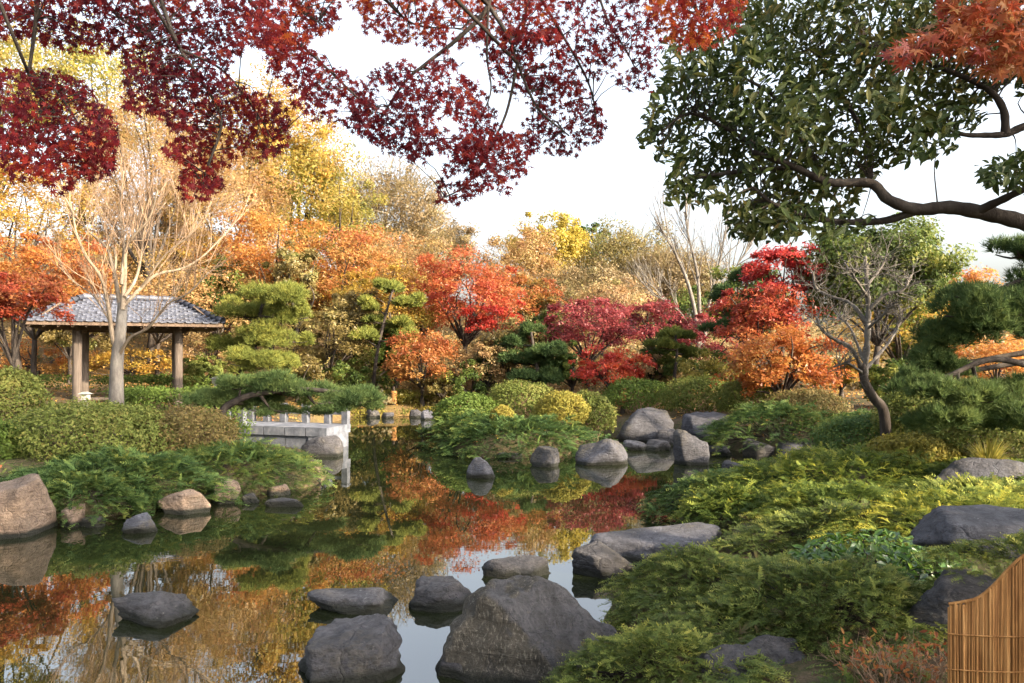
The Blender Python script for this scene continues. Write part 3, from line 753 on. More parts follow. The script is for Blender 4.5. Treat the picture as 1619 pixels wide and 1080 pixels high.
# middle row
tree('maple_tree', 'red orange maple on the far bank, centre of the picture', 735, 465, 88, 66, 30, 'redorange', 'maple', 15000, .10, .42, group='maples around the pond', nl=16)
tree('maple_tree', 'smaller red maple tucked below the red orange maple', 785, 505, 52, 34, 28.5, 'vermilion', 'maple', 5000, .09, .3, group='maples around the pond')
tree('maple_tree', 'yellow brown maple left of the red orange maple', 610, 485, 78, 62, 30, 'oldgold', 'maple', 12000, .095, .5, group='maples around the pond', tvar=.4)
tree('maple_tree', 'rusty orange low maple above the far shore left of the dark pine', 668, 566, 68, 50, 26.5, 'rust', 'maple', 9500, .09, .35, group='maples around the pond')
tree('maple_tree', 'dark red maple behind the bright vermilion maple', 930, 515, 88, 42, 27, 'darkred', 'maple', 10000, .095, .5, group='maples around the pond', nl=14)
tree('maple_tree', 'dark red maple left of the tall bare tree trunk', 1040, 515, 66, 42, 29, 'darkred', 'maple', 7000, .10, .55, group='maples around the pond')
tree('maple_tree', 'low bright vermilion maple on the far bank', 965, 582, 66, 30, 24, 'vermilion', 'maple', 6500, .085, .45, group='maples around the pond')
tree('maple_tree', 'dull red maple left of the orange maple on the right bank', 1120, 540, 62, 42, 27, 'darkred', 'maple', 6500, .095, .6, group='maples around the pond')
tree('tree', 'dark olive tree behind the dark clipped pine', 800, 545, 60, 50, 27, 'olive', 'maple', 6500, .095, .3, group=BG)
tree('tree', 'dark green tree behind the far shore left of the rusty maple', 585, 575, 62, 52, 29.0, 'evergreen', 'maple', 7500, .095, .45, group=BG)
tree('tree', 'green tree between dark red maples and the right orange maple', 1050, 570, 50, 40, 26, 'evergreen', 'round', 5000, .09, .5, group=BG)
tree('shrub', 'golden green shrub in front of the dull red maple', 1115, 590, 52, 34, 23, 'yellowgreen', 'round', 4500, .075, .45, cat='shrub')
# hillside trees that close the gaps between the others
for a in (('brown orange tree behind the bare tree and pavilion roof', 170, 400, 90, 70, 34, 'tanorange'), ('old gold tree left of the tall golden tan tree', 290, 395, 80, 75, 35, 'oldgold'), ('olive tree peeping between orange crowns left of the brown maple', 400, 470, 70, 55, 33, 'olive'),
          ('tan orange tree above the yellow brown maple', 640, 425, 75, 60, 37, 'tanorange'), ('rust coloured tree left above the red orange maple', 670, 470, 60, 55, 34, 'rust'), ('olive tree behind the vermilion and dark red maples', 860, 500, 70, 45, 34, 'olive'),
          ('brown tree above the dark red maple', 955, 485, 80, 45, 36, 'brown'), ('dark green tree behind the tall bare tree', 1090, 500, 60, 40, 34, 'evergreen'), ('orange tree low behind the left maples', 130, 480, 100, 50, 31, 'rust'),
          ('old gold tree behind the light green pine', 470, 470, 70, 60, 33, 'oldgold'), ('green gold tree rising right of the yellow olive tree', 545, 360, 70, 80, 40, 'yellowgreen'), ('tan brown tree in front of the large wispy tree', 600, 420, 80, 55, 41, 'brown'),
          ('rust red tree right of the red orange maple', 830, 475, 55, 45, 33, 'rust'), ('dark evergreen behind the crimson maple top', 1180, 470, 60, 55, 28, 'evergreen'), ('green tree between broad evergreen and right pine', 1460, 520, 60, 60, 26, 'evergreen')):
    tree('tree', a[0], *a[1:7], 'maple' if a[6] in ('rust', 'oldgold', 'tanorange') else 'round', 9000, .11, .5, group=BG, nl=12, tvar=.4)
for a in (('dark olive tree between yellow brown maple and brown maple', 560, 505, 50, 45, 29, 'olive'), ('dark green tree low between rusty maple and yellow brown maple', 625, 545, 42, 36, 29.5, 'evergreen'), ('green tree behind the pavilion right corner', 345, 470, 60, 60, 31, 'evergreen'),
          ('olive green tree left above the light green pine', 470, 430, 45, 50, 30, 'olive'), ('dark green tree between red orange maple and dark red maple', 855, 530, 40, 40, 29, 'evergreen'), ('olive tree behind the pavilion left end', 110, 520, 70, 40, 28, 'olive'), ('dark olive crown behind the orange brown trees at upper left', 275, 330, 60, 60, 37, 'olive')):
    tree('tree', a[0], *a[1:7], 'round', 7500, .11, .45, group=BG, nl=12, tvar=.4)
# understory on the far bank
for a in (('thin dark olive sapling behind the light green pine', 470, 600, 50, 36, 26, 'olive'), ('dark green bush between light green pine and rusty maple', 535, 600, 50, 32, 27, 'evergreen'),
          ('green bush in the gap right of the rusty maple', 745, 600, 46, 34, 26.4, 'evergreen'), ('olive bush behind the left end of the island', 700, 612, 40, 24, 26.5, 'olive'), ('brown leafed sapling left of the dark clipped pine', 770, 575, 42, 34, 26.5, 'brown'),
          ('dark bush right behind the dark clipped pine', 905, 575, 40, 36, 26, 'evergreen'), ('brown bush between vermilion maple and olive pine', 1030, 585, 36, 30, 26, 'brown'), ('dark green bush under the dull red maple', 1150, 590, 46, 34, 24, 'evergreen'),
          ('golden bush left of the grey pruned tree', 1330, 590, 48, 34, 22, 'gold'), ('green bush behind the leaning pruned trunk', 1420, 605, 60, 34, 19, 'evergreen'), ('brown bush under the orange tan trees behind the pavilion', 330, 560, 70, 34, 31, 'brown'),
          ('yellow bush beyond the pavilion posts', 210, 575, 90, 26, 30, 'gold'), ('orange bush beyond the pavilion at the left', 60, 565, 90, 30, 30, 'orange'), ('dark bush right of the pavilion', 320, 590, 44, 28, 24, 'azalea')):
    tree('shrub', a[0], *a[1:7], 'maple' if a[6] in ('olive', 'brown', 'gold', 'orange') else 'round', 5200, .085, .45, group='bushes on the far bank', cat='shrub', nl=14)
# right side
tree('tree', 'yellow leafed tree glowing behind the grey pruned tree', 1425, 520, 85, 75, 25, 'gold', 'maple', 9000, .09, .55, group='trees behind the right bank')
tree('tree', 'broad evergreen tree with a yellow lit right side', 1388, 438, 118, 86, 21, 'evergreen', 'round', 34000, .10, .6, group='trees behind the right bank', tvar=.35)
tree('maple_tree', 'orange yellow maple between the evergreen tree and right pine', 1510, 462, 66, 46, 27, 'orange', 'maple', 7000, .095, .6, group='maples around the pond')
tree('maple_tree', 'orange and gold maple low behind the right pine branches', 1575, 575, 95, 45, 24, 'orange', 'maple', 7000, .09, .6, group='maples around the pond')
tree('maple_tree', 'crimson maple top rising beside the broad evergreen tree', 1240, 432, 60, 46, 21, 'crimson', 'maple', 7500, .085, .62, group='maples around the pond')
tree('maple_tree', 'deep red maple below the crimson maple top', 1205, 500, 85, 48, 20.5, 'redorange', 'maple', 9500, .085, .22, group='maples around the pond')
tree('maple_tree', 'bright orange maple low on the right bank', 1235, 578, 92, 54, 18.5, 'orange', 'maple', 12000, .08, .33, group='maples around the pond', nl=14)
# left side
tree('maple_tree', 'orange maple left of the pavilion roof', 55, 430, 115, 58, 22, 'orange', 'maple', 12000, .085, .3, group='maples around the pond')
tree('maple_tree', 'bright red orange maple branches hanging over the pavilion roof left end', 20, 470, 78, 44, 16, 'redorange', 'maple', 9000, .075, .38, group='maples around the pond')

# ------------------------------------------------------------------ bare trees
def grow(geo, rng, p, d, L, r, lev, spread=.7, up=.12, kids=4, tips=None, sides=4, taper=.5, jit=.14, lr=.66):
    n = 4 if lev else 3
    pts = [np.array(p, float)]; d = nrm(d)
    ds = [d]
    for i in range(n):
        d = nrm(d + rng.normal(0, jit, 3) + np.array([0, 0, up])); pts.append(pts[-1] + d * L / n); ds.append(d)
    tube(geo, pts, np.linspace(r, r * taper, n + 1), max(3, sides), cap=False)
    if lev == 0:
        if tips is not None: tips.append((pts[-1], d))
        return
    for k in range(kids):
        t = rng.uniform(.3, 1.0) * n; i = min(int(t), n - 1)
        s = pts[i] + (pts[i + 1] - pts[i]) * (t - i)
        q = rng.normal(size=3); q = nrm(q - q.dot(ds[i]) * ds[i])
        grow(geo, rng, s, ds[i] + q * spread * rng.uniform(.6, 1.2), L * lr * rng.uniform(.75, 1.2), r * (1 - (1 - taper) * t / n) * .58, lev - 1, spread, up, kids, tips, sides - 1, taper, jit, lr)

def undergrowth():
    rng = np.random.default_rng(55)
    n = 900
    y = 25.5 + 34 * rng.random(n) ** 1.3; x = rng.uniform(-1, 1, n) * y * .78
    k = ~((x < -6) & (y < 31)); x = x[k]; y = y[k]
    z = zt(x, y); g = Geo(); m = 90
    r = rng.uniform(.35, 1.1, len(x)) * (.7 + y / 60)
    idx = np.repeat(np.arange(len(x)), m); N = len(idx)
    d = rdirs(rng, N); d[:, 2] = np.abs(d[:, 2])
    pts = np.stack([x, y, z], -1)[idx] + d * (r[idx] * (.6 + .4 * rng.random(N)))[:, None] * np.array([1.1, 1.0, .8])
    t = np.clip(.5 + .3 * wob(pts, .35) + rng.normal(0, .22, N)[idx % N] * .4 + rng.normal(0, .13, N), 0, 1)
    scatter(g, T_TRI, pts, frames_n(nrm(d + .6 * rng.normal(size=(N, 3))), rng.uniform(0, 6.28, N)), .15 * rng.uniform(.7, 1.4, N), t)
    solo(g, 'undergrowth', LM['understory'], (0, 0, 0), 'low brown and olive bushes covering the far slope', None, None, 'stuff')
undergrowth()

def bare_tree():
    rng = np.random.default_rng(5)
    D = 13.8
    b = P(183, 640, D); b[2] = zt1(b[0], D)
    t = thing('bare_tree', 'pale bare tree with spreading limbs in front of the pavilion', 'tree', b)
    g = Geo()
    tr = smooth_line(np.vstack([b - [0, 0, .2], PP([(184, 640), (184, 600), (186, 560), (191, 520, 0), (194, 480, .1)], D)]), 4)
    tube(g, tr, np.linspace(.145, .085, len(tr)), 10)
    part(g, 'trunk', M_BARKG, t, True, label='lower trunk with shade put into its grey bark')  # grey bark carries the shade below the sunlit pale limbs
    lim = [
        ([(184, 556), (177, 530, -.1), (172, 490, -.2), (160, 440, -.3), (136, 405, -.5), (121, 370, -.6), (112, 330, -.7), (92, 295, -.8)], .055),
        ([(192, 500), (186, 460, .2), (178, 420, .3), (168, 390, .4), (142, 368, .5), (122, 345, .6), (100, 335, .7)], .055),
        ([(194, 490), (197, 440, .1), (199, 395, .1), (212, 372, .0), (236, 345, -.1), (250, 300, -.1)], .06),
        ([(194, 485), (222, 456, .3), (248, 434, .4), (290, 424, .6), (322, 404, .8), (348, 378, 1.0), (378, 345, 1.2)], .05),
        ([(186, 566), (205, 535, -.2), (235, 518, -.4), (264, 482, -.6), (300, 462, -.8), (330, 430, -.9)], .042),
        ([(197, 470), (215, 440, .3), (224, 400, .5), (230, 360, .6), (262, 320, .7)], .045),
        ([(192, 450), (196, 390, .2), (190, 330, .2), (196, 270, .2)], .045),
        ([(180, 440, .2), (182, 400, .6), (160, 350, .8), (150, 300, .9)], .035),
        ([(222, 456, .3), (262, 402, .1), (300, 372, 0), (330, 330, 0)], .03),
        ([(182, 548), (178, 520, .4), (150, 470, .7), (110, 440, .9), (85, 400, 1.0)], .035),
    ]
    for pts, r in lim:
        gl = Geo(); gt = Geo()
        l = smooth_line(PP(pts, D), 5)
        tube(gl, l, np.linspace(r * .8, r * .2, len(l)), 6)
        n = len(l)
        for k in range(17):
            i = int(rng.uniform(.25, 1.0) * (n - 2)) + 1
            tg = nrm(l[min(i + 1, n - 1)] - l[i - 1])
            d = nrm(tg * .8 + np.array([0, 0, .55]) + rng.normal(0, .45, 3))
            grow(gt, rng, l[i], d, rng.uniform(.5, 1.15), .0085, 2, .5, .08, 4, None, 4, .5, .1, .62)
        lo_ = part(gl, 'limb', M_BARKP, t, True)
        part(gt, 'twigs', M_TWIG, lo_, True)
bare_tree()

def tall_bare():
    rng = np.random.default_rng(8); D = 31
    b = P(1105, 510, D); b[2] = zt1(b[0], D)
    t = thing('bare_tree', 'tall leafless tree with leaning grey stems against the sky', 'tree', b)
    g = Geo()
    for pts, r in [([(1105, 560), (1100, 500), (1085, 440), (1062, 390), (1035, 345)], .11), ([(1108, 560), (1106, 490), (1102, 430), (1090, 380), (1082, 335)], .10),
                   ([(1110, 560), (1118, 500), (1128, 450), (1140, 405), (1146, 365)], .09), ([(1104, 550), (1080, 500), (1050, 475), (1020, 462)], .05), ([(1112, 540), (1140, 470), (1165, 420), (1190, 385)], .05)]:
        l = smooth_line(PP(pts, D), 4); tube(g, l, np.linspace(r, r * .3, len(l)), 6)
        for k in range(11):
            i = int(rng.uniform(.35, 1) * (len(l) - 2)) + 1
            tg = nrm(l[i] - l[i - 1])
            grow(g, rng, l[i], nrm(tg + [0, 0, .3] + rng.normal(0, .4, 3)), rng.uniform(1.0, 2.2), .026, 2, .5, .12, 4, None, 4, .5, .1, .6)
    part(g, 'trunk', M_BARKG, t, True)
tall_bare()

def pruned_tree():
    rng = np.random.default_rng(9); D = 11
    b = P(1402, 668, D); b[2] = zt1(b[0], D)
    t = thing('pruned_tree', 'grey knobbly pruned tree with a leaning trunk on the right bank', 'tree', b)
    g = Geo()
    l = smooth_line(np.vstack([b - [0, 0, .1], PP([(1398, 655), (1382, 630), (1368, 605), (1362, 575)], D)]), 5); tube(g, l, np.linspace(.085, .06, len(l)), 8)
    part(g, 'trunk', M_BARK, t, True, label='dark leaning trunk')
    for pts, r in [([(1366, 600), (1371, 540), (1373, 490), (1371, 450), (1368, 405)], .05), ([(1362, 580), (1345, 550, -.2), (1322, 538, -.4), (1300, 522, -.5), (1290, 500, -.5)], .035),
                   ([(1371, 510), (1345, 480, .2), (1312, 468, .4), (1290, 455, .5), (1285, 430, .5)], .03), ([(1373, 490), (1400, 466, -.1), (1428, 458, -.2), (1440, 435, -.2)], .03),
                   ([(1368, 585), (1400, 548, .3), (1418, 520, .4), (1425, 495, .4)], .03), ([(1372, 470), (1352, 440, -.3), (1335, 415, -.4)], .025), ([(1364, 590), (1340, 575, -.5), (1318, 580, -.7)], .022),
                   ([(1372, 450), (1392, 425, .2), (1402, 402, .2)], .022), ([(1365, 570), (1345, 520, .3), (1325, 500, .5)], .025), ([(1371, 520), (1395, 500, -.4), (1410, 480, -.5)], .025)]:
        gl = Geo(); l = smooth_line(PP(pts, D), 5); tube(gl, l, np.linspace(r, r * .5, len(l)) * (1 + .22 * np.sin(np.arange(len(l)) * 2.2)), 6)
        for k in range(16):
            i = int(rng.uniform(.25, 1) ** .7 * (len(l) - 2)) + 1
            grow(gl, rng, l[i], nrm(np.array([0, 0, .45]) + rng.normal(0, .7, 3)), rng.uniform(.18, .40), .008, 2, .9, .06, 3, None, 4, .55, .25, .7)
        part(gl, 'limb', M_BARKG, t, True)
pruned_tree()

# ------------------------------------------------------------------ pines with clipped pads
def pad(geo, rng, c, rx, ry, rz, n, L, tmpl, tint0):
    d = rdirs(rng, n); d[:, 2] = np.abs(d[:, 2]) * 1.0 - .25 * (rng.random(n) < .3)
    d = nrm(d)
    r = .62 + .38 * rng.random(n) ** .6
    k = 1 + .22 * wob(d, 3.1, rng.uniform(0, 9))
    pts = np.asarray(c) + d * (r * k)[:, None] * np.array([rx, ry, rz])
    dd = nrm(d * np.array([.75, .75, .35]) + np.array([0, 0, .8]) + .3 * rng.normal(size=(n, 3)))
    t = np.clip(tint0 + .22 * wob(pts, 2.5) + rng.normal(0, .16, n), 0, 1)
    scatter_mix(geo, tmpl, pts - dd * L * .5, frames_d(dd, rdirs(rng, n)), L * rng.uniform(.75, 1.25, n), t, rng)

def pine(label, base, D, line, pads, pal, L=.14, dens=1.0, r0=.09, tint0=.5, far=False, seed=1, name='pine_tree'):
    rng = np.random.default_rng(seed)
    bx, by = base[0], base[1]
    b = P(bx, by, D); b[2] = zt1(b[0], D)
    t = thing(name, label, 'pine', b, 'clipped pines')
    g = Geo()
    ln = smooth_line(np.vstack([b - [0, 0, .15], PP(line, D)]), 5)
    tube(g, ln, np.linspace(r0, r0 * .45, len(ln)), 7)
    gb = []
    for q in pads:
        px, py, rx, ry = q[:4]; dD = q[4] if len(q) > 4 else rng.uniform(-.04, .04) * D
        c = P(px, py, D + dD); w = rx / F * D; h = ry / F * D * 1.05
        i = np.argmin(np.linalg.norm(ln - c, axis=1)); s = ln[max(0, i - 1)]
        l2 = smooth_line([s, (s + c) / 2 + [0, 0, -.05 * w], c - [0, 0, h * .1]], 4)
        tube(g, l2, np.linspace(r0 * .5, r0 * .15, len(l2)), 5)
        for k in range(7):
            e = c + np.array([rng.uniform(-.8, .8) * w, rng.uniform(-.7, .7) * w, 0])
            tube(g, smooth_line([l2[-2], (l2[-2] + e) / 2 - [0, 0, .04], e], 2), [r0 * .18, r0 * .14, r0 * .12, r0 * .1, r0 * .07][:len(smooth_line([l2[-2], (l2[-2] + e) / 2, e], 2))], 4)
        gp = Geo()
        n = int(dens * 95 * (w * w * .85 + w * h) / (L * L) * .35)
        n = max(140, min(int(n * 1.0), 3600))
        # a pad is made of several small lobes
        kk = max(4, int(rx / 6))
        for j in range(kk):
            oc = c + np.array([rng.uniform(-.62, .62) * w, rng.uniform(-.55, .55) * w, rng.uniform(-.5, .5) * h])
            pad(gp, rng, oc, w * rng.uniform(.32, .5), w * .42, h * rng.uniform(.6, 1.0), n // kk, L, T_TUFTS_FAR if far else T_TUFTS, tint0)
        gb.append(gp)
    part(g, 'trunk', M_BARK, t, True)
    for gp in gb:
        part(gp, 'needle_pad', LM[pal], t)

pine('light green clipped pine right of the pavilion', (372, 640), 20.9, [(372, 610), (395, 560), (410, 500), (425, 455)],
     [(432, 466, 55, 22), (385, 498, 50, 22), (458, 502, 40, 20), (425, 535, 55, 22), (365, 545, 42, 20), (400, 575, 58, 24), (452, 578, 36, 18), (475, 540, 22, 14)], 'pine_light', .15, 1.0, .09, .55, seed=3)
pine('layered yellow green pine in front of the brown maple', (590, 620), 27.4, [(592, 590), (600, 540), (612, 490), (622, 455)],
     [(625, 455, 36, 12), (650, 478, 34, 12), (595, 482, 32, 12), (612, 508, 40, 13), (575, 530, 34, 12), (640, 535, 32, 12)], 'pine_light', .19, .9, .08, .5, True, 23)
pine('low spreading pine stretching over the stone bridge', (346, 672), 14, [(350, 655), (372, 635), (410, 622), (480, 616), (550, 622)],
     [(395, 636, 62, 20), (470, 620, 70, 20), (545, 634, 60, 20), (430, 606, 56, 18), (585, 640, 34, 12), (330, 628, 50, 17), (505, 645, 44, 12), (380, 610, 40, 14), (430, 648, 40, 12)], 'pine', .13, 1.0, .085, .6, seed=4)
pine('dark blue green clipped pine behind the island', (850, 612), 25.7, [(850, 590), (845, 560), (840, 525)],
     [(840, 522, 28, 15), (812, 543, 33, 15), (866, 552, 34, 16), (830, 572, 46, 17), (880, 582, 32, 16), (845, 600, 50, 16)], 'pine', .19, 1.1, .09, .35, True, 5)
pine('dark pine left of the crimson maple top', (1170, 560), 24.5, [(1172, 520), (1178, 470), (1182, 430)],
     [(1182, 436, 34, 16), (1160, 462, 32, 15), (1200, 470, 36, 16), (1165, 495, 40, 16), (1140, 520, 34, 14), (1190, 525, 36, 14)], 'pine', .18, 1.1, .09, .3, True, 6)
pine('small olive pine between dark red maples and bare tree', (1065, 620), 25, [(1067, 590), (1070, 560), (1068, 530)],
     [(1070, 530, 30, 12), (1045, 548, 28, 12), (1090, 556, 30, 12), (1062, 578, 34, 12)], 'pine_light', .18, 1.0, .07, .3, True, 7)
pine('dark close pine reaching in from the right edge', (1760, 640), 9.5, [(1755, 600), (1740, 520), (1720, 450), (1690, 400)],
     [(1612, 400, 48, 26), (1640, 455, 70, 30), (1560, 500, 90, 36), (1625, 520, 60, 30), (1510, 530, 66, 30), (1475, 578, 62, 30), (1600, 490, 60, 30), (1540, 470, 50, 22), (1440, 600, 40, 20)], 'pine', .13, 1.3, .12, .5, seed=8)
def pine_arm():
    pass
pine('low pine with an arched bare branch by the right edge', (1700, 690), 9.0, [(1690, 640), (1660, 590), (1619, 576), (1578, 568), (1545, 574), (1505, 592), (1470, 604)],
     [(1600, 625, 70, 28), (1525, 632, 70, 26), (1462, 612, 50, 20), (1640, 655, 80, 34), (1560, 660, 76, 30), (1490, 664, 60, 26)], 'pine', .12, 1.3, .055, .6, seed=9)

# ------------------------------------------------------------------ clipped shrubs
def shrub(label, px, py, rx, ry, D, pal='azalea', n=9000, leaf=.045, tint0=.5, group=None, deep=.8, name='shrub', twigs=60, zbase=None, boxy=1.0):
    rng = np.random.default_rng(int(px * 7 + py * 3 + D * 11)); n = int(n * .74); leaf = leaf * 1.07; twigs = twigs // 2
    c = P(px, py, D); rad = np.array([rx / F * D, rx / F * D * deep, ry / F * D])
    gz = zt1(c[0], D) if zbase is None else zbase
    b = np.array([c[0], D, gz])
    t = thing(name, label, 'shrub', b, group)
    top = c[2] + rad[2]
    ctr = np.array([c[0], D, min(c[2], (top + gz) / 2)])
    rz = top - ctr[2]
    g = Geo(); seed = rng.uniform(0, 9)
    d = rdirs(rng, n)
    d[:, 2] = np.where(d[:, 2] < -.55, -d[:, 2], d[:, 2])
    if boxy != 1.0:
        d2 = np.sign(d) * np.abs(d) ** boxy; d2 = d2 / np.maximum(np.abs(d2).max(1), .75)[:, None]
    else:
        d2 = d
    k = 1 + .13 * wob(d * rad, 2.6, seed) + .08 * wob(d * rad, 8.0, seed)
    r = 1.04 - .34 * rng.random(n) ** 1.5 + .10 * rng.random(n) ** 8
    pts = ctr + d2 * (k * r)[:, None] * np.array([rad[0], rad[1], rz])
    nn = nrm(d + .7 * rng.normal(size=(n, 3)) + [0, 0, .3])
    tt = np.clip(tint0 + .25 * wob(pts, 2.2, seed) + rng.normal(0, .17, n), 0, 1)
    scatter(g, T_TRI, pts, frames_n(nn, rng.uniform(0, 6.28, n)), leaf * rng.uniform(.7, 1.4, n), tt)
    part(g, 'foliage', LM[pal], t)
    gs = Geo()
    for i in range(twigs):
        e = ctr + d[i] * np.array([rad[0], rad[1], rz]) * .98
        s = b + np.array([rng.uniform(-.3, .3) * rad[0], rng.uniform(-.3, .3) * rad[1], -.05])
        tube(gs, smooth_line([s, (s + e) / 2 + [0, 0, .1 * rz], e], 2), [.012, .01, .009, .007, .004], 3, cap=False)
    part(gs, 'stems', M_TWIG, t)

G1 = 'clipped azaleas around the pond'
shrub('big rounded green azalea at the left below the pale bare tree', 140, 692, 132, 54, 12.4, 'azalea', 26000, .045, .5, G1)
shrub('brownish azalea right of the big rounded left azalea', 295, 692, 82, 44, 12.9, 'azalea_brown', 13000, .042, .45, G1, twigs=160)
shrub('green shrub at the left edge behind the big azalea', 8, 628, 64, 42, 14.5, 'azalea', 11000, .05, .6, G1)
shrub('dark green shrub at the left edge beside the tall boulder', -12, 712, 48, 46, 11.6, 'hedge', 8000, .045, .4, G1)
shrub('long clipped hedge behind the pavilion posts', 120, 622, 230, 26, 24.5, 'hedge', 22000, .07, .5, None, .28, 'hedge', 40, None, .5)
shrub('low green hedge between bare tree and low pine', 285, 640, 95, 24, 16.5, 'hedge', 14000, .05, .55, None, .4, 'hedge', 40, None, .6)
shrub('round olive shrub below the light green pine', 395, 622, 50, 26, 20.9, 'azalea', 7000, .055, .55, G1)
shrub('yellow topped azalea on the island, largest of the rounded ones', 888, 645, 42, 24, 17.8, 'azalea_gold', 10000, .05, .55, G1)
shrub('green azalea on the island right of the yellow topped one', 936, 645, 36, 25, 18.6, 'azalea', 8000, .05, .6, G1)
shrub('small golden ball azalea in front on the island', 795, 657, 20, 15, 16.9, 'azalea_gold', 4500, .042, .7, G1)
shrub('green azalea at the back of the island below the dark pine', 822, 632, 52, 28, 19.2, 'azalea', 9000, .05, .6, G1)
shrub('wide green shrub at the left back of the island', 735, 650, 50, 26, 18.6, 'hedge', 9000, .05, .5, G1)
shrub('sunlit yellow green hedge on the far shore behind the bridge', 590, 634, 80, 16, 27.5, 'yellowgreen', 8000, .07, .2, None, .4, 'hedge', 30, None, .7)
shrub('sunlit yellow green hedge on the far shore left of the island', 690, 636, 60, 14, 27, 'yellowgreen', 6000, .07, .35, None, .4, 'hedge', 30, None, .7)
for q in (('low golden plants on the far shoreline behind the bridge', 575, 652, 46, 9, 26.6, 'azalea_gold'), ('low green plants on the far shoreline beside the straw wrapped trunk', 640, 650, 40, 10, 26.9, 'azalea'), ('low golden plants on the far shoreline left of the island', 705, 649, 40, 10, 26.4, 'azalea_gold'),
          ('green mound at the left end of the far shore beyond the bridge', 520, 648, 50, 16, 26.5, 'azalea')):
    shrub(q[0], *q[1:], 4500, .06, .55, 'low plants on the far shoreline')
shrub('green mound shrub under the vermilion maple', 1010, 628, 60, 28, 22.5, 'hedge', 8000, .06, .5, G1)
shrub('rounded green shrub behind the flat topped shore rock', 1110, 630, 62, 34, 21, 'azalea', 10000, .055, .4, G1)
shrub('shaded shrub under the bright orange maple', 1190, 630, 56, 30, 19.5, 'azalea', 8000, .055, .35, G1)
shrub('low mixed shrub at the foot of the orange maple', 1275, 640, 62, 24, 17, 'azalea_brown', 9000, .05, .6, G1)
shrub('rounded shrub right of the leaning pruned trunk', 1455, 655, 66, 42, 12, 'azalea', 14000, .045, .55, G1)
shrub('green shrub below the low pine by the right edge', 1560, 690, 105, 40, 10.5, 'azalea', 18000, .042, .55, G1)
shrub('soft green mound between pruned trunk and mid right juniper', 1375, 695, 88, 42, 12.8, 'juniper', 16000, .045, .6, G1)
shrub('yellowish low shrub in front of the pale boulder on the right bank', 1450, 715, 72, 28, 10.4, 'azalea_gold', 12000, .04, .5, G1)

# ------------------------------------------------------------------ junipers (feathery sprays)
def juniper(label, cx, cy, rx, ry, ztop, zlow, n, L, pal='juniper', tint0=.4, seed=1, droop=.5, cat='juniper', name='juniper', stems=60, tmpl=None, up=.25, group='spreading junipers on the banks'):
    rng = np.random.default_rng(seed); n = int(n * .84)
    b = np.array([cx, cy, zt1(cx, cy)])
    t = thing(name, label, cat, b, group)
    a = rng.uniform(0, 2 * math.pi, n); q = np.sqrt(rng.random(n))
    ph = rng.uniform(0, 6)
    edge = 1 + .16 * np.sin(3 * a + ph) + .10 * np.sin(7 * a + 2 * ph)
    x = cx + np.cos(a) * q * rx * edge; y = cy + np.sin(a) * q * ry * edge
    dome = zlow + (ztop - zlow) * (1 - q ** 2.4)
    z = dome + .20 * (ztop - zlow) * wob(np.stack([x, y, 0 * x], -1), 3.4, seed) + .10 * (ztop - zlow) * wob(np.stack([x, y, 0 * x], -1), 9.0, seed + 2) - rng.random(n) ** 2.5 * .35 * (ztop - zlow + .1)
    z = np.maximum(z, zt(x, y) + .02 + .12 * L * rng.random(n) * 4)
    pts = np.stack([x, y, z], -1)
    rad = np.stack([np.cos(a), np.sin(a), 0 * a], -1)
    d = nrm(rad * (.35 + .75 * q[:, None]) + .55 * rng.normal(size=(n, 3)) * np.array([1, 1, .35]) + np.array([0, 0, 1.0]) * (up * (1.3 - q) - droop * .35 * q ** 3)[:, None])
    upv = nrm(np.array([0, 0, 1.0]) + .35 * rng.normal(size=(n, 3)))
    tt = np.clip(tint0 + .20 * wob(pts, 2.0, seed) + .12 * wob(pts, 6.0, seed + 1) + rng.normal(0, .15, n), 0, 1)
    g = Geo()
    scatter_mix(g, tmpl or T_SPRAYS, pts - d * L * .45, frames_d(d, upv), L * rng.uniform(.5, 1.45, n), tt, rng, .24)
    part(g, 'foliage', LM[pal], t)
    gs = Geo()
    for i in range(stems):
        e = pts[i] - np.array([0, 0, .09]); s = np.array([cx, cy, b[2]]) + (e - [cx, cy, b[2]]) * np.array([.3, .3, 0])
        tube(gs, smooth_line([s, (s + e) / 2 - [0, 0, .03], e], 2), [.010, .009, .008, .006, .003], 3, cap=False)
    part(gs, 'stems', M_BARK, t)

juniper('dark green juniper spilling over the left shore stones', -5.72, 10.85, 1.5, .95, .72, .10, 3300, .19, 'juniper', .42, 1)
juniper('juniper with yellow lit tips on the tip of the left bank', -4.55, 12.2, 1.3, 1.15, .70, .10, 3000, .19, 'juniper', .58, 2)
juniper('broad dark juniper covering the front of the island', 0.05, 16.7, 2.1, 1.3, .76, .0, 4600, .21, 'juniper', .38, 3)
juniper('juniper on the left back side of the island', -1.05, 17.9, 1.1, 1.0, .80, .3, 1700, .21, 'juniper', .5, 4)
juniper('dark juniper above the two dark shore rocks at mid right', 5.95, 16.4, 1.85, 1.2, 1.08, .36, 3200, .21, 'juniper', .45, 5)
juniper('sunlit golden juniper across the middle of the right bank', 4.55, 9.9, 2.1, 1.5, .86, .30, 5600, .155, 'juniper_gold', .45, 6)
juniper('darker juniper trailing into the water left of the golden one', 2.95, 10.2, 1.15, 1.1, .50, .04, 3300, .15, 'juniper', .5, 7)
juniper('green juniper between golden juniper and large pale boulder', 6.0, 9.0, 1.5, .9, .72, .45, 2800, .15, 'juniper_gold', .25, 8)
juniper('mixed juniper beside the wide flat pale rock', 3.75, 8.3, 1.15, .95, .70, .30, 3600, .135, 'juniper_gold', .33, 9)
juniper('feathery foreground juniper right of the largest boulder', 1.66, 5.75, .98, .75, .60, .18, 4300, .118, 'bushy', .52, 10, droop=.8, stems=140)
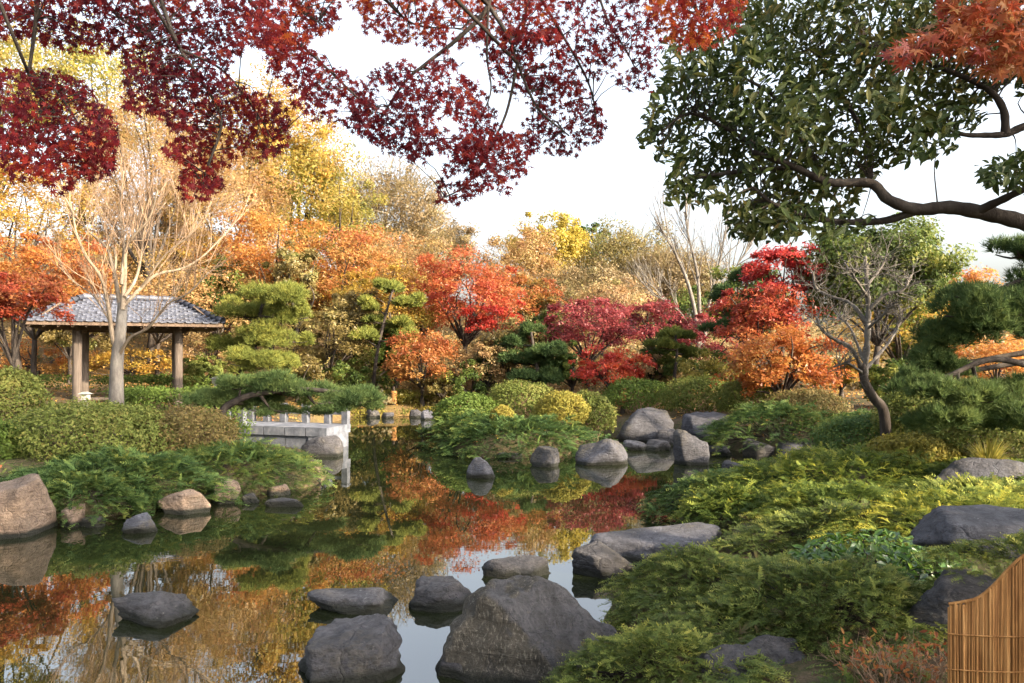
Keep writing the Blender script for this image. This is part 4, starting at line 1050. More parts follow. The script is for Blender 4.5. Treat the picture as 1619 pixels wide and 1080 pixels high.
juniper('lowest foreground juniper at the bottom of the picture', 0.86, 4.5, .66, .55, .50, .10, 3200, .10, 'bushy', .5, 11, stems=120)
juniper('dense shaded juniper left of the reed screen', 2.2, 4.95, .85, .75, .76, .35, 4200, .11, 'bushy', .5, 12, stems=140)
juniper('mossy juniper strip hanging below the long flat slab', 2.98, 4.12, .66, .24, 1.19, 1.04, 1500, .08, 'bushy', .6, 13, stems=8)
juniper('yellow lit low plants beyond the long flat slab', 4.1, 6.6, 1.3, .7, .95, .6, 2000, .14, 'juniper_gold', .7, 14)
juniper('green juniper behind the broad leaved shrub', 3.2, 6.9, 1.1, .8, .72, .4, 2400, .16, 'bushy', .5, 15)
juniper('low green juniper between the tall left boulder and the azalea', -5.85, 10.1, 1.0, .65, .55, .12, 2200, .17, 'juniper', .45, 18)
juniper('fringe of juniper on the bank behind the wide flat pale rock', 2.75, 9.1, .75, .7, .50, .22, 1500, .17, 'juniper_gold', .3, 19)
juniper('small juniper between the feathery one and the buried boulder', 1.5, 4.95, .55, .5, .52, .2, 1500, .11, 'bushy', .45, 20)
juniper('small dark juniper at the foot of the buried dark boulder', 1.75, 3.55, .55, .4, .62, .3, 1300, .11, 'bushy', .35, 16)
juniper('juniper filling the bank between golden juniper and grass tuft', 5.2, 8.0, 1.2, .8, .78, .5, 1900, .18, 'bushy', .55, 17)

def ground_cover():
    rng = np.random.default_rng(77); n = 10000
    x = np.concatenate([rng.uniform(.5, 7, n), rng.uniform(-9, -3.5, n // 3)]); y = np.concatenate([rng.uniform(3.0, 14, n), rng.uniform(8.5, 15, n // 3)])
    z = zt(x, y); k = (z > .08) & (np.abs(x) < y * .76 + .3); C = np.stack([x, y, z], -1)[k]; N = len(C)
    a = rng.uniform(0, 6.28, N); d = np.stack([np.cos(a), np.sin(a), rng.uniform(.1, .9, N)], -1)
    g = Geo(); scatter_mix(g, T_SPRAYS[1:2] + T_SPRAYS[4:5], C, frames_d(nrm(d), nrm(np.array([0, 0, 1.0]) + .3 * rng.normal(size=(N, 3)))), rng.uniform(.06, .14, N), np.clip(rng.normal(.4, .2, N) + .25 * wob(C, 1.5), 0, 1), rng, .15)
    solo(g, 'ground_cover', LM['bushy'], (0, 0, 0), 'low green ground cover on the pond banks', None, None, 'stuff')
ground_cover()

# ------------------------------------------------------------------ broad leaved shrubs, twigs, grass on the right bank
def broad_shrub():
    rng = np.random.default_rng(31)
    b = np.array([2.75, 5.55, zt1(2.75, 5.55)])
    t = thing('broadleaf_shrub', 'glossy broad leaved shrub in the middle of the right foreground', 'shrub', b)
    n = 1500
    d = rdirs(rng, n); d[:, 2] = np.abs(d[:, 2])
    C = np.array([2.75, 5.55, .45]) + d * (.55 + .45 * rng.random(n))[:, None] * np.array([.75, .55, .42])
    nn = nrm(np.array([0, -.25, .9]) + d * .5 + .45 * rng.normal(size=(n, 3)))
    R = frames_n(nn, rng.uniform(0, 6.28, n)); S = rng.uniform(.06, .11, n); tt = np.clip(rng.normal(.45, .25, n), 0, 1)
    front = np.argsort(-S * (1 - .5 * (C[:, 1] - 5.0)) - .02 * C[:, 2])[:300]
    m = np.zeros(n, bool); m[front] = True
    leaf_parts(t, T_OVAL, C[m], R[m], S[m], tt[m], LM['aucuba'])
    g = Geo(); scatter(g, T_OVAL, C[~m], R[~m], S[~m], tt[~m]); part(g, 'leaves', LM['aucuba'], t, kind='stuff')
    gs = Geo()
    for i in range(90):
        s = b + np.array([rng.uniform(-.2, .2), rng.uniform(-.2, .2), -.03]); e = C[i]
        tube(gs, smooth_line([s, (s + e) / 2, e], 2), [.008, .007, .006, .005, .003], 4, cap=False)
    part(gs, 'stems', M_BARK, t)

def leaf_parts(t, tmpl, C, R, S, tint, mat, name='leaf'):
    """one object per leaf, a few shared meshes"""
    ms = []
    tmpls = tmpl if isinstance(tmpl, list) else [tmpl]
    for tm in tmpls:
        for q in np.linspace(.12, .88, 5):
            g = Geo(); scatter(g, tm, np.zeros((1, 3)), np.eye(3)[None], 1.0, q); me = g.mesh(name); me.materials.append(mat); ms.append(me)
    org = np.array(t.location)
    for i in range(len(C)):
        k = (i % len(tmpls)) * 5 + int(np.clip(tint[i] * 5, 0, 4))
        o = bpy.data.objects.new(name, ms[k]); COL.objects.link(o); o.parent = t
        M = Matrix([list(R[i][r] * S[i]) + [C[i][r] - org[r]] for r in range(3)] + [[0, 0, 0, 1]])
        o.matrix_local = M

broad_shrub()

def twig_shrub():
    rng = np.random.default_rng(32)
    b = np.array([1.98, 3.62, zt1(1.98, 3.62)])
    t = thing('twiggy_shrub', 'brown twiggy shrub beside the reed screen', 'shrub', b)
    g = Geo()
    for i in range(42):
        s = b + np.array([rng.uniform(-.25, .2), rng.uniform(-.2, .2), 0])
        grow(g, rng, s, np.array([rng.uniform(-.6, .4), rng.uniform(-.5, .4), 1]), rng.uniform(.13, .22), .005, 2, .8, .05, 4, None, 4, .6, .2, .7)
    part(g, 'stems', M_TWIG, t)
    n = 420
    C = b + np.stack([rng.uniform(-.32, .22, n), rng.uniform(-.25, .25, n), rng.uniform(.05, .30, n)], -1)
    gl = Geo(); scatter(gl, T_OVAL, C, frames_n(rdirs(rng, n), rng.uniform(0, 6, n)), rng.uniform(.025, .045, n), np.clip(rng.normal(.3, .25, n), 0, 1))
    part(gl, 'leaves', LM['rust'], t, kind='stuff')
twig_shrub()

def tuft(label, px, py, D, hgt, n, pal='grass', seed=1):
    rng = np.random.default_rng(seed)
    b = P(px, py, D); b[2] = zt1(b[0], D)
    g = Geo()
    for i in range(n):
        a = rng.uniform(0, 6.28); out = np.array([math.cos(a), math.sin(a), 0]); L = hgt * rng.uniform(.6, 1.15); s = rng.uniform(.15, .8)
        pts = [b + out * .05 * rng.random()]; v = nrm(np.array([0, 0, 1]) + out * s * .5)
        for k in range(5):
            v = nrm(v + out * s * .22 - np.array([0, 0, .16 * s * k / 2])); pts.append(pts[-1] + v * L / 5)
        pts = np.array(pts); sd = np.array([-out[1], out[0], 0]); w = .008 * np.array([.7, 1, 1, .8, .5, .1])[:, None]
        V = np.concatenate([pts - sd * w, pts + sd * w]); m = len(pts); j = np.arange(m - 1)
        g.add(V, None, np.stack([j, j + 1, m + j + 1, m + j], -1), None, np.clip(rng.normal(.5, .3), 0, 1))
    solo(g, 'grass_tuft', LM[pal], b, label, 'grass')
tuft('yellow green grass tuft below the right pine', 1562, 682, 9.2, .48, 240, seed=3)

# ------------------------------------------------------------------ pavilion
def pavilion():
    A = np.array([-11.76, 20.0]); th = math.radians(26); s = 2.5
    ex = np.array([math.cos(th), math.sin(th)]); ey = np.array([-math.sin(th), math.cos(th)])
    ctr = A + (ex + ey) * s / 2
    gz = float(min(zt1(*A), zt1(*(A + ex * s)), zt1(*(A + ey * s))))
    b = np.array([ctr[0], ctr[1], gz])
    t = thing('pavilion', 'open timber garden pavilion with a grey tiled hip roof', 'pavilion', b)
    def W(u, v, z): # local coordinates to world
        q = ctr + ex * u + ey * v; return np.array([q[0], q[1], z])
    ze = 3.06
    for u, v in ((-1, -1), (1, -1), (1, 1), (-1, 1)):
        g = Geo(); p0 = W(u * s / 2, v * s / 2, gz - .05); p1 = W(u * s / 2, v * s / 2, ze + .02)
        l = np.linspace(p0, p1, 7); tube(g, l, .115 * (1 + .03 * np.sin(np.arange(7) * 1.7 + u)), 12)
        part(g, 'post', M_POST, t, True)
        g = Geo(); box(g, W(u * s / 2, v * s / 2, gz - .02), (.5, .5, .22), th, .5, .85); part(g, 'footing_stone', M_STONE, t)
    def beam(u0, v0, u1, v1, z, w, h):
        g = Geo(); a = W(u0, v0, z); c = W(u1, v1, z); d = c - a; L = np.linalg.norm(d)
        box(g, (a + c) / 2, (L, w, h), math.atan2(d[1], d[0])); part(g, 'beam', M_BEAM, t)
    k = s / 2
    beam(-k - .3, -k, k + .3, -k, ze - .10, .16, .2); beam(-k - .3, k, k + .3, k, ze - .10, .16, .2)
    beam(-k, -k - .3, -k, k + .3, ze - .13, .15, .2); beam(k, -k - .3, k, k + .3, ze - .13, .15, .2)
    # roof: hips from eave corners up to a short ridge
    e = k + 1.1; rl = 1.2; zt_ = ze + .70
    ed = ze - .02
    corners = [W(-e, -e, ed), W(e, -e, ed), W(e, e, ed), W(-e, e, ed)]; r0 = W(-rl, 0, zt_); r1 = W(rl, 0, zt_)
    g = Geo()
    V = np.array(corners + [r0, r1]); g.add(V, [[1, 2, 5], [3, 0, 4]], [[0, 1, 5, 4], [2, 3, 4, 5]])
    V2 = V - np.array([0, 0, .09]); g.add(V2, [[2, 1, 5], [0, 3, 4]], [[1, 0, 4, 5], [3, 2, 5, 4]])
    for i in range(4):
        j = (i + 1) % 4; g.add([corners[i], corners[j], corners[j] - np.array([0, 0, .09]), corners[i] - np.array([0, 0, .09])], None, [[1, 0, 3, 2]])
    roof = part(g, 'roof', M_BEAM, t)
    # rafters under the eaves
    for u in np.linspace(-e + .12, e - .12, 15):
        for v in (-1, 1):
            g = Geo(); a = W(u, v * (e - .04), ed - .12); c = W(u * .55, v * .35, ed + .52); tube(g, [a, c], .03, 4); part(g, 'rafter', M_BEAM, t)
    for v in np.linspace(-e + .12, e - .12, 15):
        for u in (-1, 1):
            g = Geo(); a = W(u * (e - .04), v, ed - .12); c = W(u * (rl + .45), v * .55, ed + .52); tube(g, [a, c], .03, 4); part(g, 'rafter', M_BEAM, t)
    # tiles: curved plates in overlapping rows on each slope
    prof = [(-.5, .10), (-.36, .03), (-.2, 0), (0, .0), (.18, .02), (.3, .12), (.42, .26), (.5, .30)]
    def tile_mesh(w, L):
        g = Geo(); V = []
        for y_ in (0, L):
            for x_, z_ in prof: V.append([x_ * w * 1.02, y_, z_ * w * .55 + (0.028 if y_ == 0 else 0)])
        n_ = len(prof)
        for x_, z_ in prof: V.append([x_ * w * 1.02, 0, z_ * w * .55 - .004])
        Q = [[i, i + 1, n_ + i + 1, n_ + i] for i in range(n_ - 1)] + [[2 * n_ + i, 2 * n_ + i + 1, i + 1, i] for i in range(n_ - 1)]
        g.add(V, None, Q); me = g.mesh('tile', (0, 0, 0), True); me.materials.append(M_TILE); return me
    tw, tl = .215, .20
    tm = tile_mesh(tw, tl * 1.22)
    rt = random.Random(4); count = 0
    stuffg = Geo()
    for (a, c, top0, top1) in ((corners[0], corners[1], r0, r1), (corners[3], corners[0], r0, r0), (corners[1], corners[2], r1, r1), (corners[2], corners[3], r1, r0)):
        ux = nrm(c - a); L = np.linalg.norm(c - a); mid = (a + c) / 2; tm_ = (top0 + top1) / 2
        up = tm_ - mid; up = up - ux * up.dot(ux); S = np.linalg.norm(up); uy = up / S; un = np.cross(ux, uy)
        tl0 = (top0 - a).dot(ux); tr0 = (top1 - a).dot(ux)
        rows = int(S / tl)
        for r_ in range(rows):
            y_ = -.05 + r_ * S / rows; f0 = (y_ + tl * .6) / S
            lo = tl0 * f0; hi = L + (tr0 - L) * f0
            nt_ = int((hi - lo) / tw); st = (hi - lo - nt_ * tw) / 2
            for i in range(nt_):
                x_ = lo + st + (i + .5) * tw
                o = a + ux * x_ + uy * y_ + un * (.022 + rt.uniform(-.004, .004))
                B = np.stack([ux, uy, un], 1)
                vis = count < 300
                if vis:
                    ob = bpy.data.objects.new('tile', tm); COL.objects.link(ob); ob.parent = roof
                    ob.matrix_local = Matrix([list(B[q]) + [o[q] - b[q]] for q in range(3)] + [[0, 0, 0, 1]])
                else:
                    v = np.array([q.co[:] for q in tm.vertices]); stuffg.add((B @ v.T).T + o, None, [list(p_.vertices) for p_ in tm.polygons])
                count += 1
    if stuffg.V: part2(stuffg, 'tiles', M_TILE, roof, t, True)
    # ridge and hip caps
    for (p, q) in ((r0, r1), (corners[0], r0), (corners[1], r1), (corners[2], r1), (corners[3], r0)):
        n_ = max(3, int(np.linalg.norm(q - p) / .3))
        for i in range(n_):
            g = Geo(); a_ = p + (q - p) * i / n_; c_ = p + (q - p) * (i + .97) / n_
            tube(g, [a_ + [0, 0, .10], c_ + [0, 0, .085]], [.085, .075], 8); part(g, 'ridge_cap', M_TILE, t, True)
    # seat rail between two rear posts
    g = Geo(); a = W(-k, k, gz + .42); c = W(k, k, gz + .42); d = c - a; box(g, (a + c) / 2, (np.linalg.norm(d), .36, .06), math.atan2(d[1], d[0])); part(g, 'bench_seat', M_POST, t)

def part2(geo, name, mat, parent, root, smooth=False):
    me = geo.mesh(name, np.array(root.location), smooth); me.materials.append(mat)
    o = obj(name, me, parent); o['kind'] = 'stuff'; return o
pavilion()

# ------------------------------------------------------------------ stone bridge and small garden furniture
M_STONED = solid_mat('darkened_stone', [(.045, .05, .058), (.085, .09, .105), (.14, .145, .16)], 7, .9, .4, rnd=.15)  # cut stone darkened to offset sun on posts and rail; shade put into colour
def bridge():
    a = P(352, 672, 17.6); c = P(517, 672, 16.8); a[2] = c[2] = 0.0
    d = c - a; L = np.linalg.norm(d); rz = math.atan2(d[1], d[0]); ux = d / L; uy = np.array([-ux[1], ux[0], 0])
    b = (a + c) / 2
    t = thing('stone_bridge', 'low pale stone slab bridge with short posts', 'bridge', b)
    n = 5
    for i in range(n):
        g = Geo(); box(g, a + ux * L * (i + .5) / n + uy * .55 + [0, 0, .42], (L / n - .025, 1.1, .2), rz); part(g, 'deck_slab', M_STONE, t)
        g = Geo(); box(g, a + ux * L * (i + .5) / n + uy * .12 + [0, 0, .14], (L / n - .02, .14, .34), rz); part(g, 'face_stone', M_STONE, t)
    g = Geo(); box(g, c - ux * .25 + uy * .5 + [0, 0, .06], (.5, .95, .6), rz); part(g, 'abutment', M_STONE, t)
    g = Geo(); box(g, a + ux * .3 + uy * .5 + [0, 0, .06], (.6, .95, .6), rz); part(g, 'abutment', M_STONE, t)
    for f in (.03, .19, .36, .58, .80, .97):
        g = Geo(); p = a + ux * L * f + uy * 1.0 + [0, 0, .52]; box(g, p + [0, 0, .20], (.15, .15, .40), rz); box(g, p + [0, 0, .44], (.19, .19, .07), rz, .5, .6); part(g, 'post', M_STONED, t)
    for f in (.03, .17):
        g = Geo(); p = a + ux * L * f + uy * .1 + [0, 0, .52]; box(g, p + [0, 0, .20], (.15, .15, .40), rz); box(g, p + [0, 0, .44], (.19, .19, .07), rz, .5, .6); part(g, 'post', M_STONED, t)
    g = Geo(); box(g, a + d / 2 + uy * 1.0 + [0, 0, .78], (L * .93, .07, .08), rz); part(g, 'rail', M_STONED, t)
bridge()

def wrapped_trunk(label, px, ytop, ybot, D, w):
    b = P(px, ybot, D); b[2] = min(zt1(b[0], D), b[2]); top = P(px, ytop, D)
    t = thing('wrapped_trunk', label, 'tree', b, 'young trunks with straw winter wraps')
    g = Geo(); r = w / F * D / 2
    hgt = top[2] - b[2]
    l = smooth_line([b - [0, 0, .1], b + [.03, 0, hgt * .5], b + [.0, 0, hgt * 1.25]], 4); tube(g, l, np.linspace(r * .8, r * .5, len(l)), 7); part(g, 'trunk', M_BARK, t, True)
    g = Geo(); z0 = b[2] + hgt * .25
    zz = np.linspace(z0, b[2] + hgt, 6); tube(g, np.stack([np.full(6, b[0] + .015), np.full(6, D), zz], -1), r * np.array([1.15, 1.05, 1.0, 1.02, 1.08, 1.2]), 12); part(g, 'straw_wrap', M_STRAW, t, True)
    for q in (.42, .85):
        g = Geo(); z = b[2] + hgt * q; a = np.linspace(0, 2 * math.pi, 13); tube(g, np.stack([b[0] + .015 + r * 1.08 * np.cos(a), D + r * 1.08 * np.sin(a), np.full(13, z)], -1), .012, 4); part(g, 'rope_tie', M_ROPE, t)
wrapped_trunk('straw wrapped trunk right of the island azaleas', 984, 612, 646, 22.8, 11)
wrapped_trunk('straw wrapped trunk on the far shore left of the island', 717, 624, 645, 26.5, 11)
wrapped_trunk('straw wrapped trunk on the far shore near the bridge', 622, 618, 645, 26.6, 9)

def lantern(label, px, py, D, s):
    b = P(px, py, D); gz = zt1(b[0], D)
    t = thing('stone_lantern', label, 'lantern', (b[0], D, gz))
    g = Geo(); box(g, (b[0], D, gz + (b[2] - gz) / 2), (s * .5, s * .5, b[2] - gz), 0); part(g, 'pillar', M_WHITE, t)
    g = Geo(); box(g, (b[0], D, b[2] + s * .45), (s, s, s * .9), 0); part(g, 'light_box', M_WHITE, t)
    g = Geo(); box(g, (b[0], D, b[2] + s * 1.05), (s * 1.6, s * 1.6, s * .35), 0, .5, .35); part(g, 'cap', M_WHITE, t)
lantern('small pale stone lantern beside the near pavilion post', 135, 632, 19.4, .17)
lantern('pale stone marker between pavilion and light green pine', 341, 606, 22, .16)

# ------------------------------------------------------------------ reed screen
def reed_screen():
    D = 3.25; rng = np.random.default_rng(41)
    xa, xb = P(1500, 0, D)[0], P(1690, 0, D)[0]
    gz = zt1(2.1, D)
    t = thing('reed_screen', 'tan reed screen with a concave top edge at the lower right corner', 'screen', (xa, D, gz))
    xs = np.array([1500, 1525, 1548, 1572, 1596, 1619, 1650, 1690]); ys = np.array([957, 953, 946, 926, 900, 880, 862, 850])
    g = Geo(); n = 78
    for i in range(n):
        f = i / (n - 1); px = 1500 + 190 * f
        top = np.interp(px, xs, ys) + rng.uniform(-3.5, 3.5)
        D_ = D - .05 * math.sin(f * math.pi * .8) + rng.uniform(-.004, .004)
        p1 = P(px, top, D_); p0 = np.array([p1[0] + rng.uniform(-.006, .006), D_, gz - .05])
        l = np.stack([p0, (p0 + p1) / 2 + [rng.uniform(-.004, .004), rng.uniform(-.003, .003), 0], p1])
        tube(g, l, rng.uniform(.0038, .0058), 5, rng.random())
    part(g, 'reeds', M_STRAW, t, True, 'stuff')
    # backing layer of leaning reeds
    g = Geo()
    for i in range(60):
        f = i / 59; px = 1503 + 186 * f; top = np.interp(px, xs, ys) + rng.uniform(0, 6)
        p1 = P(px, top, D + .015); p0 = np.array([p1[0] + rng.uniform(-.03, .03), D + .012, gz - .05]); tube(g, [p0, p1], .0055, 4)
    part(g, 'backing_reeds', M_STRAW, t, True, 'stuff')
    for yy in (1002, 1058):
        g = Geo(); l = np.array([P(1499 + 192 * f, yy + 5 * math.sin(f * 3), D - .05 * math.sin(f * math.pi * .8) - .008) for f in np.linspace(0, 1, 14)]); tube(g, l, .0035, 5); part(g, 'tie_cord', M_STRAW, t, True)
    g = Geo(); l = np.array([P(a_, b_ - 2, D - .05 * math.sin((a_ - 1500) / 190 * math.pi * .8)) for a_, b_ in zip(xs, ys)]); l = smooth_line(l, 3); tube(g, l, .007, 6); part(g, 'top_binding', M_STRAW, t, True)
    g = Geo(); p = P(1640, 868, D - .075); tube(g, [np.array([p[0], p[1], gz - .1]), p], .018, 9); part(g, 'post', M_STRAW, t, True)
reed_screen()

# ------------------------------------------------------------------ overhanging branches
def in_poly(x, y, poly):
    return sdist(x, y, np.array(poly, float)) < 0

def fill(rng, poly, dens, gap=.0, gk=.035, seed=0.0, more=1.9):
    """points inside a photograph outline, thinned into clumps"""
    p = np.array(poly, float); lo = p.min(0); hi = p.max(0)
    n = int((hi - lo).prod() * dens * more)
    q = lo + (hi - lo) * rng.random((n, 2))
    s = -sdist(q[:, 0], q[:, 1], p)
    edge = np.clip((s + 6 + 8 * rng.random(n)) / 16, 0, 1)
    w = wob(np.stack([q[:, 0], q[:, 1], 0 * q[:, 0]], -1), gk, seed)
    keep = (s > -8) & (rng.random(n) < edge) & (w > gap + rng.normal(0, .25, n))
    return q[keep]

def overhanging_maple():
    rng = np.random.default_rng(71)
    b = np.array([-3.4, -.8, zt1(-3.4, -.8)])
    t = thing('overhanging_maple', 'dark red maple whose leafy branches hang across the top left', 'tree', b)
    polys = [  # outline, density per square pixel, gap, depth, tint
        ([(0, 112), (60, 108), (130, 125), (155, 165), (185, 205), (180, 268), (152, 285), (125, 262), (108, 312), (80, 300), (55, 272), (25, 285), (0, 262)], .036, -.85, 3.3, .24),
        ([(-40, -40), (540, -40), (530, 40), (480, 66), (440, 92), (400, 62), (355, 104), (300, 84), (262, 132), (230, 92), (190, 78), (110, 76), (60, 60), (-40, 55)], .036, -.95, 3.6, .36),
        ([(188, 92), (300, 86), (345, 108), (385, 148), (432, 158), (458, 188), (452, 232), (410, 252), (396, 224), (380, 242), (348, 268), (348, 300), (312, 318), (284, 302), (292, 262), (262, 236), (288, 212), (250, 182), (200, 172)], .034, -.85, 3.35, .28),
        ([(388, 14), (470, 66), (522, 108), (562, 122), (584, 150), (612, 232), (562, 202), (520, 192), (470, 172), (440, 132), (418, 82)], .030, -.75, 3.5, .32),
        ([(556, 165), (596, 108), (640, 98), (664, 124), (704, 78), (762, 148), (802, 232), (760, 242), (690, 244), (650, 258), (600, 228), (560, 204)], .027, -.65, 3.4, .2),
        ([(535, -40), (880, -40), (884, 62), (806, 62), (742, 62), (700, 82), (652, 62), (612, 64), (580, 44)], .032, -.8, 3.7, .48),
        ([(748, 42), (886, 50), (905, 120), (942, 168), (958, 190), (942, 246), (880, 244), (846, 236), (826, 214), (842, 170), (812, 142), (790, 150)], .028, -.68, 3.45, .24),
        ([(730, 215), (832, 208), (842, 252), (802, 302), (764, 298), (722, 320), (690, 324), (700, 288), (712, 248)], .028, -.7, 3.3, .24),
        ([(888, -20), (1042, -20), (1046, 60), (1022, 142), (982, 134), (950, 112), (912, 148), (900, 102), (888, 50)], .020, -.5, 3.6, .15),
        ([(1012, -30), (1185, -30), (1152, 58), (1092, 78), (1052, 62)], .03, -.85, 3.2, .70),
    ]
    C = []; T = []; tw = []
    for poly, dens, gap, D0, t0 in polys:
        q = fill(rng, poly, dens, gap, .03, D0 * 10)
        D = D0 + .35 * wob(np.stack([q[:, 0], q[:, 1], 0 * q[:, 0]], -1), .011, D0) + rng.normal(0, .12, len(q))
        c = np.stack([(q[:, 0] - 809.5) / F * D, D, H - (q[:, 1] - HOR) / F * D], -1)
        C.append(c)
        w = wob(c, 2.0, 3.0)
        T.append(np.clip(t0 + .22 * w + rng.normal(0, .16, len(c)), 0, 1)); tw.append(c)
    C = np.concatenate(C); T = np.concatenate(T); n = len(C)
    nn = nrm(np.array([0, -.62, .62]) + .55 * rng.normal(size=(n, 3)))
    # tips point outwards and down
    dirn = nrm(np.array([.15, -.1, -.75]) + .7 * rng.normal(size=(n, 3)))
    nn = nrm(nn - dirn * (nn * dirn).sum(1)[:, None])
    R = frames_d(dirn, nn)
    S = rng.uniform(.018, .032, n)
    size = S / C[:, 1]; order = np.argsort(-size); m = np.zeros(n, bool); m[order[:300]] = True
    leaf_parts(t, T_MAPLES, C[m], R[m], S[m], T[m], LM['overhang'])
    g = Geo(); scatter_mix(g, T_MAPLES, C[~m], R[~m], S[~m], T[~m], rng)
    part(g, 'leaves', LM['overhang'], t, kind='stuff')
    # branches: drawn limbs, then twigs to the leaves
    hub = np.array([-2.2, 1.9, 4.9])
    g = Geo(); tr = smooth_line([b - [0, 0, .1], b + [.25, .3, 1.6], [-2.7, .8, 3.6], hub], 6); tube(g, tr, np.linspace(.2, .12, len(tr)), 10)
    part(g, 'trunk', M_BARK, t, True)
    mains = [([(62, -60), (58, 20), (52, 70), (46, 125), (60, 150), (90, 180)], 3.4, .011), ([(46, 118), (85, 140), (120, 190), (140, 230), (150, 270)], 3.35, .007),
             ([(240, -60), (258, 10), (285, 78), (320, 130), (350, 190), (330, 260), (318, 300)], 3.4, .011), ([(285, 78), (350, 110), (400, 170), (430, 220)], 3.4, .007),
             ([(350, -60), (420, 30), (480, 75), (540, 130), (590, 180)], 3.5, .010), ([(770, -60), (772, 8), (725, 60), (672, 102), (640, 130), (600, 190)], 3.45, .013),
             ([(772, 8), (805, 60), (818, 100), (850, 170), (900, 215)], 3.45, .011), ([(818, 100), (800, 180), (770, 240), (740, 290), (705, 312)], 3.4, .008), ([(772, 8), (770, 90), (775, 150), (740, 220)], 3.42, .007),
             ([(820, -60), (880, 40), (930, 130), (945, 200)], 3.5, .009), ([(930, -60), (960, 30), (990, 80), (1010, 120)], 3.6, .007), ([(560, -60), (620, 10), (660, 40), (730, 45)], 3.65, .009), ([(1060, -60), (1100, 10), (1110, 50)], 3.2, .007),
             ([(130, -60), (180, 20), (240, 60), (260, 110)], 3.5, .009), ([(420, -60), (470, 10), (510, 40)], 3.6, .008)]
    nodes = []
    for pts, D, r in mains:
        g = Geo(); l = smooth_line(PP(pts, D), 6); tube(g, l, np.linspace(r, r * .35, len(l)), 6)
        first = smooth_line([hub, (hub + l[0]) / 2 + [0, 0, .15], l[0]], 5); tube(g, first, np.linspace(r * 2.2, r, len(first)), 6)
        part(g, 'branch', M_BARK, t, True); nodes.append(l[6:])
    nodes = np.vstack(nodes)
    g = Geo()
    for i in rng.choice(n, min(n, 620), replace=False):
        e = C[i]; dn = np.linalg.norm(nodes - e, axis=1); k = rng.choice(np.argsort(dn)[:7]); s = nodes[k]
        if np.linalg.norm(e - s) > .28: continue
        m_ = (s + e) / 2 + np.array([0, 0, .10 * np.linalg.norm(e - s)]) + rng.normal(0, .015, 3)
        tube(g, smooth_line([s, m_, e], 2), [.0035, .003, .0025, .002, .0014], 3, cap=False)
    part(g, 'twigs', M_BARK, t, kind='stuff')
overhanging_maple()

def orange_spray():
    rng = np.random.default_rng(72)
    b = np.array([2.6, -1.2, zt1(2.6, -1.2)])
    t = thing('overhanging_maple', 'orange maple spray hanging in at the top right corner', 'tree', b)
    q = fill(rng, [(1400, 92), (1440, 58), (1478, 36), (1510, -40), (1680, -40), (1680, 120), (1600, 118), (1560, 116), (1530, 88), (1480, 84), (1430, 104)], .009, -.9, .02, 3)
    n = len(q); D = 1.75 + .2 * rng.random(n)
    C = np.stack([(q[:, 0] - 809.5) / F * D, D, H - (q[:, 1] - HOR) / F * D], -1)
    dirn = nrm(np.array([-.55, 0, -.35]) + .5 * rng.normal(size=(n, 3))); nn = nrm(np.array([0, -.55, .6]) + .4 * rng.normal(size=(n, 3)))
    S = rng.uniform(.026, .038, n); T = np.clip(rng.normal(.4, .2, n) + (q[:, 0] - 1500) / 500, 0, 1)
    m = np.zeros(n, bool); m[:300] = True
    R = frames_d(dirn, nn)
    leaf_parts(t, T_MAPLES, C[m], R[m], S[m], T[m], LM['redorange'])
    if (~m).any():
        g = Geo(); scatter_mix(g, T_MAPLES, C[~m], R[~m], S[~m], T[~m], rng); part(g, 'leaves', LM['redorange'], t, kind='stuff')
    g = Geo(); hub = P(1720, -120, 1.9); tr = smooth_line([b - [0, 0, .1], [2.5, -.4, 1.8], [2.2, .8, 3.0], hub], 6); tube(g, tr, np.linspace(.09, .02, len(tr)), 8); part(g, 'trunk', M_BARK, t, True)
    for pts in ([(1720, -120), (1640, -20), (1560, 30), (1480, 62), (1420, 92)], [(1640, -20), (1610, 40), (1590, 90)], [(1720, -120), (1690, 0), (1640, 70), (1615, 110)]):
        g = Geo(); l = smooth_line(PP(pts, 1.85), 6); tube(g, l, np.linspace(.006, .002, len(l)), 5); part(g, 'branch', M_BARK, t, True)
orange_spray()

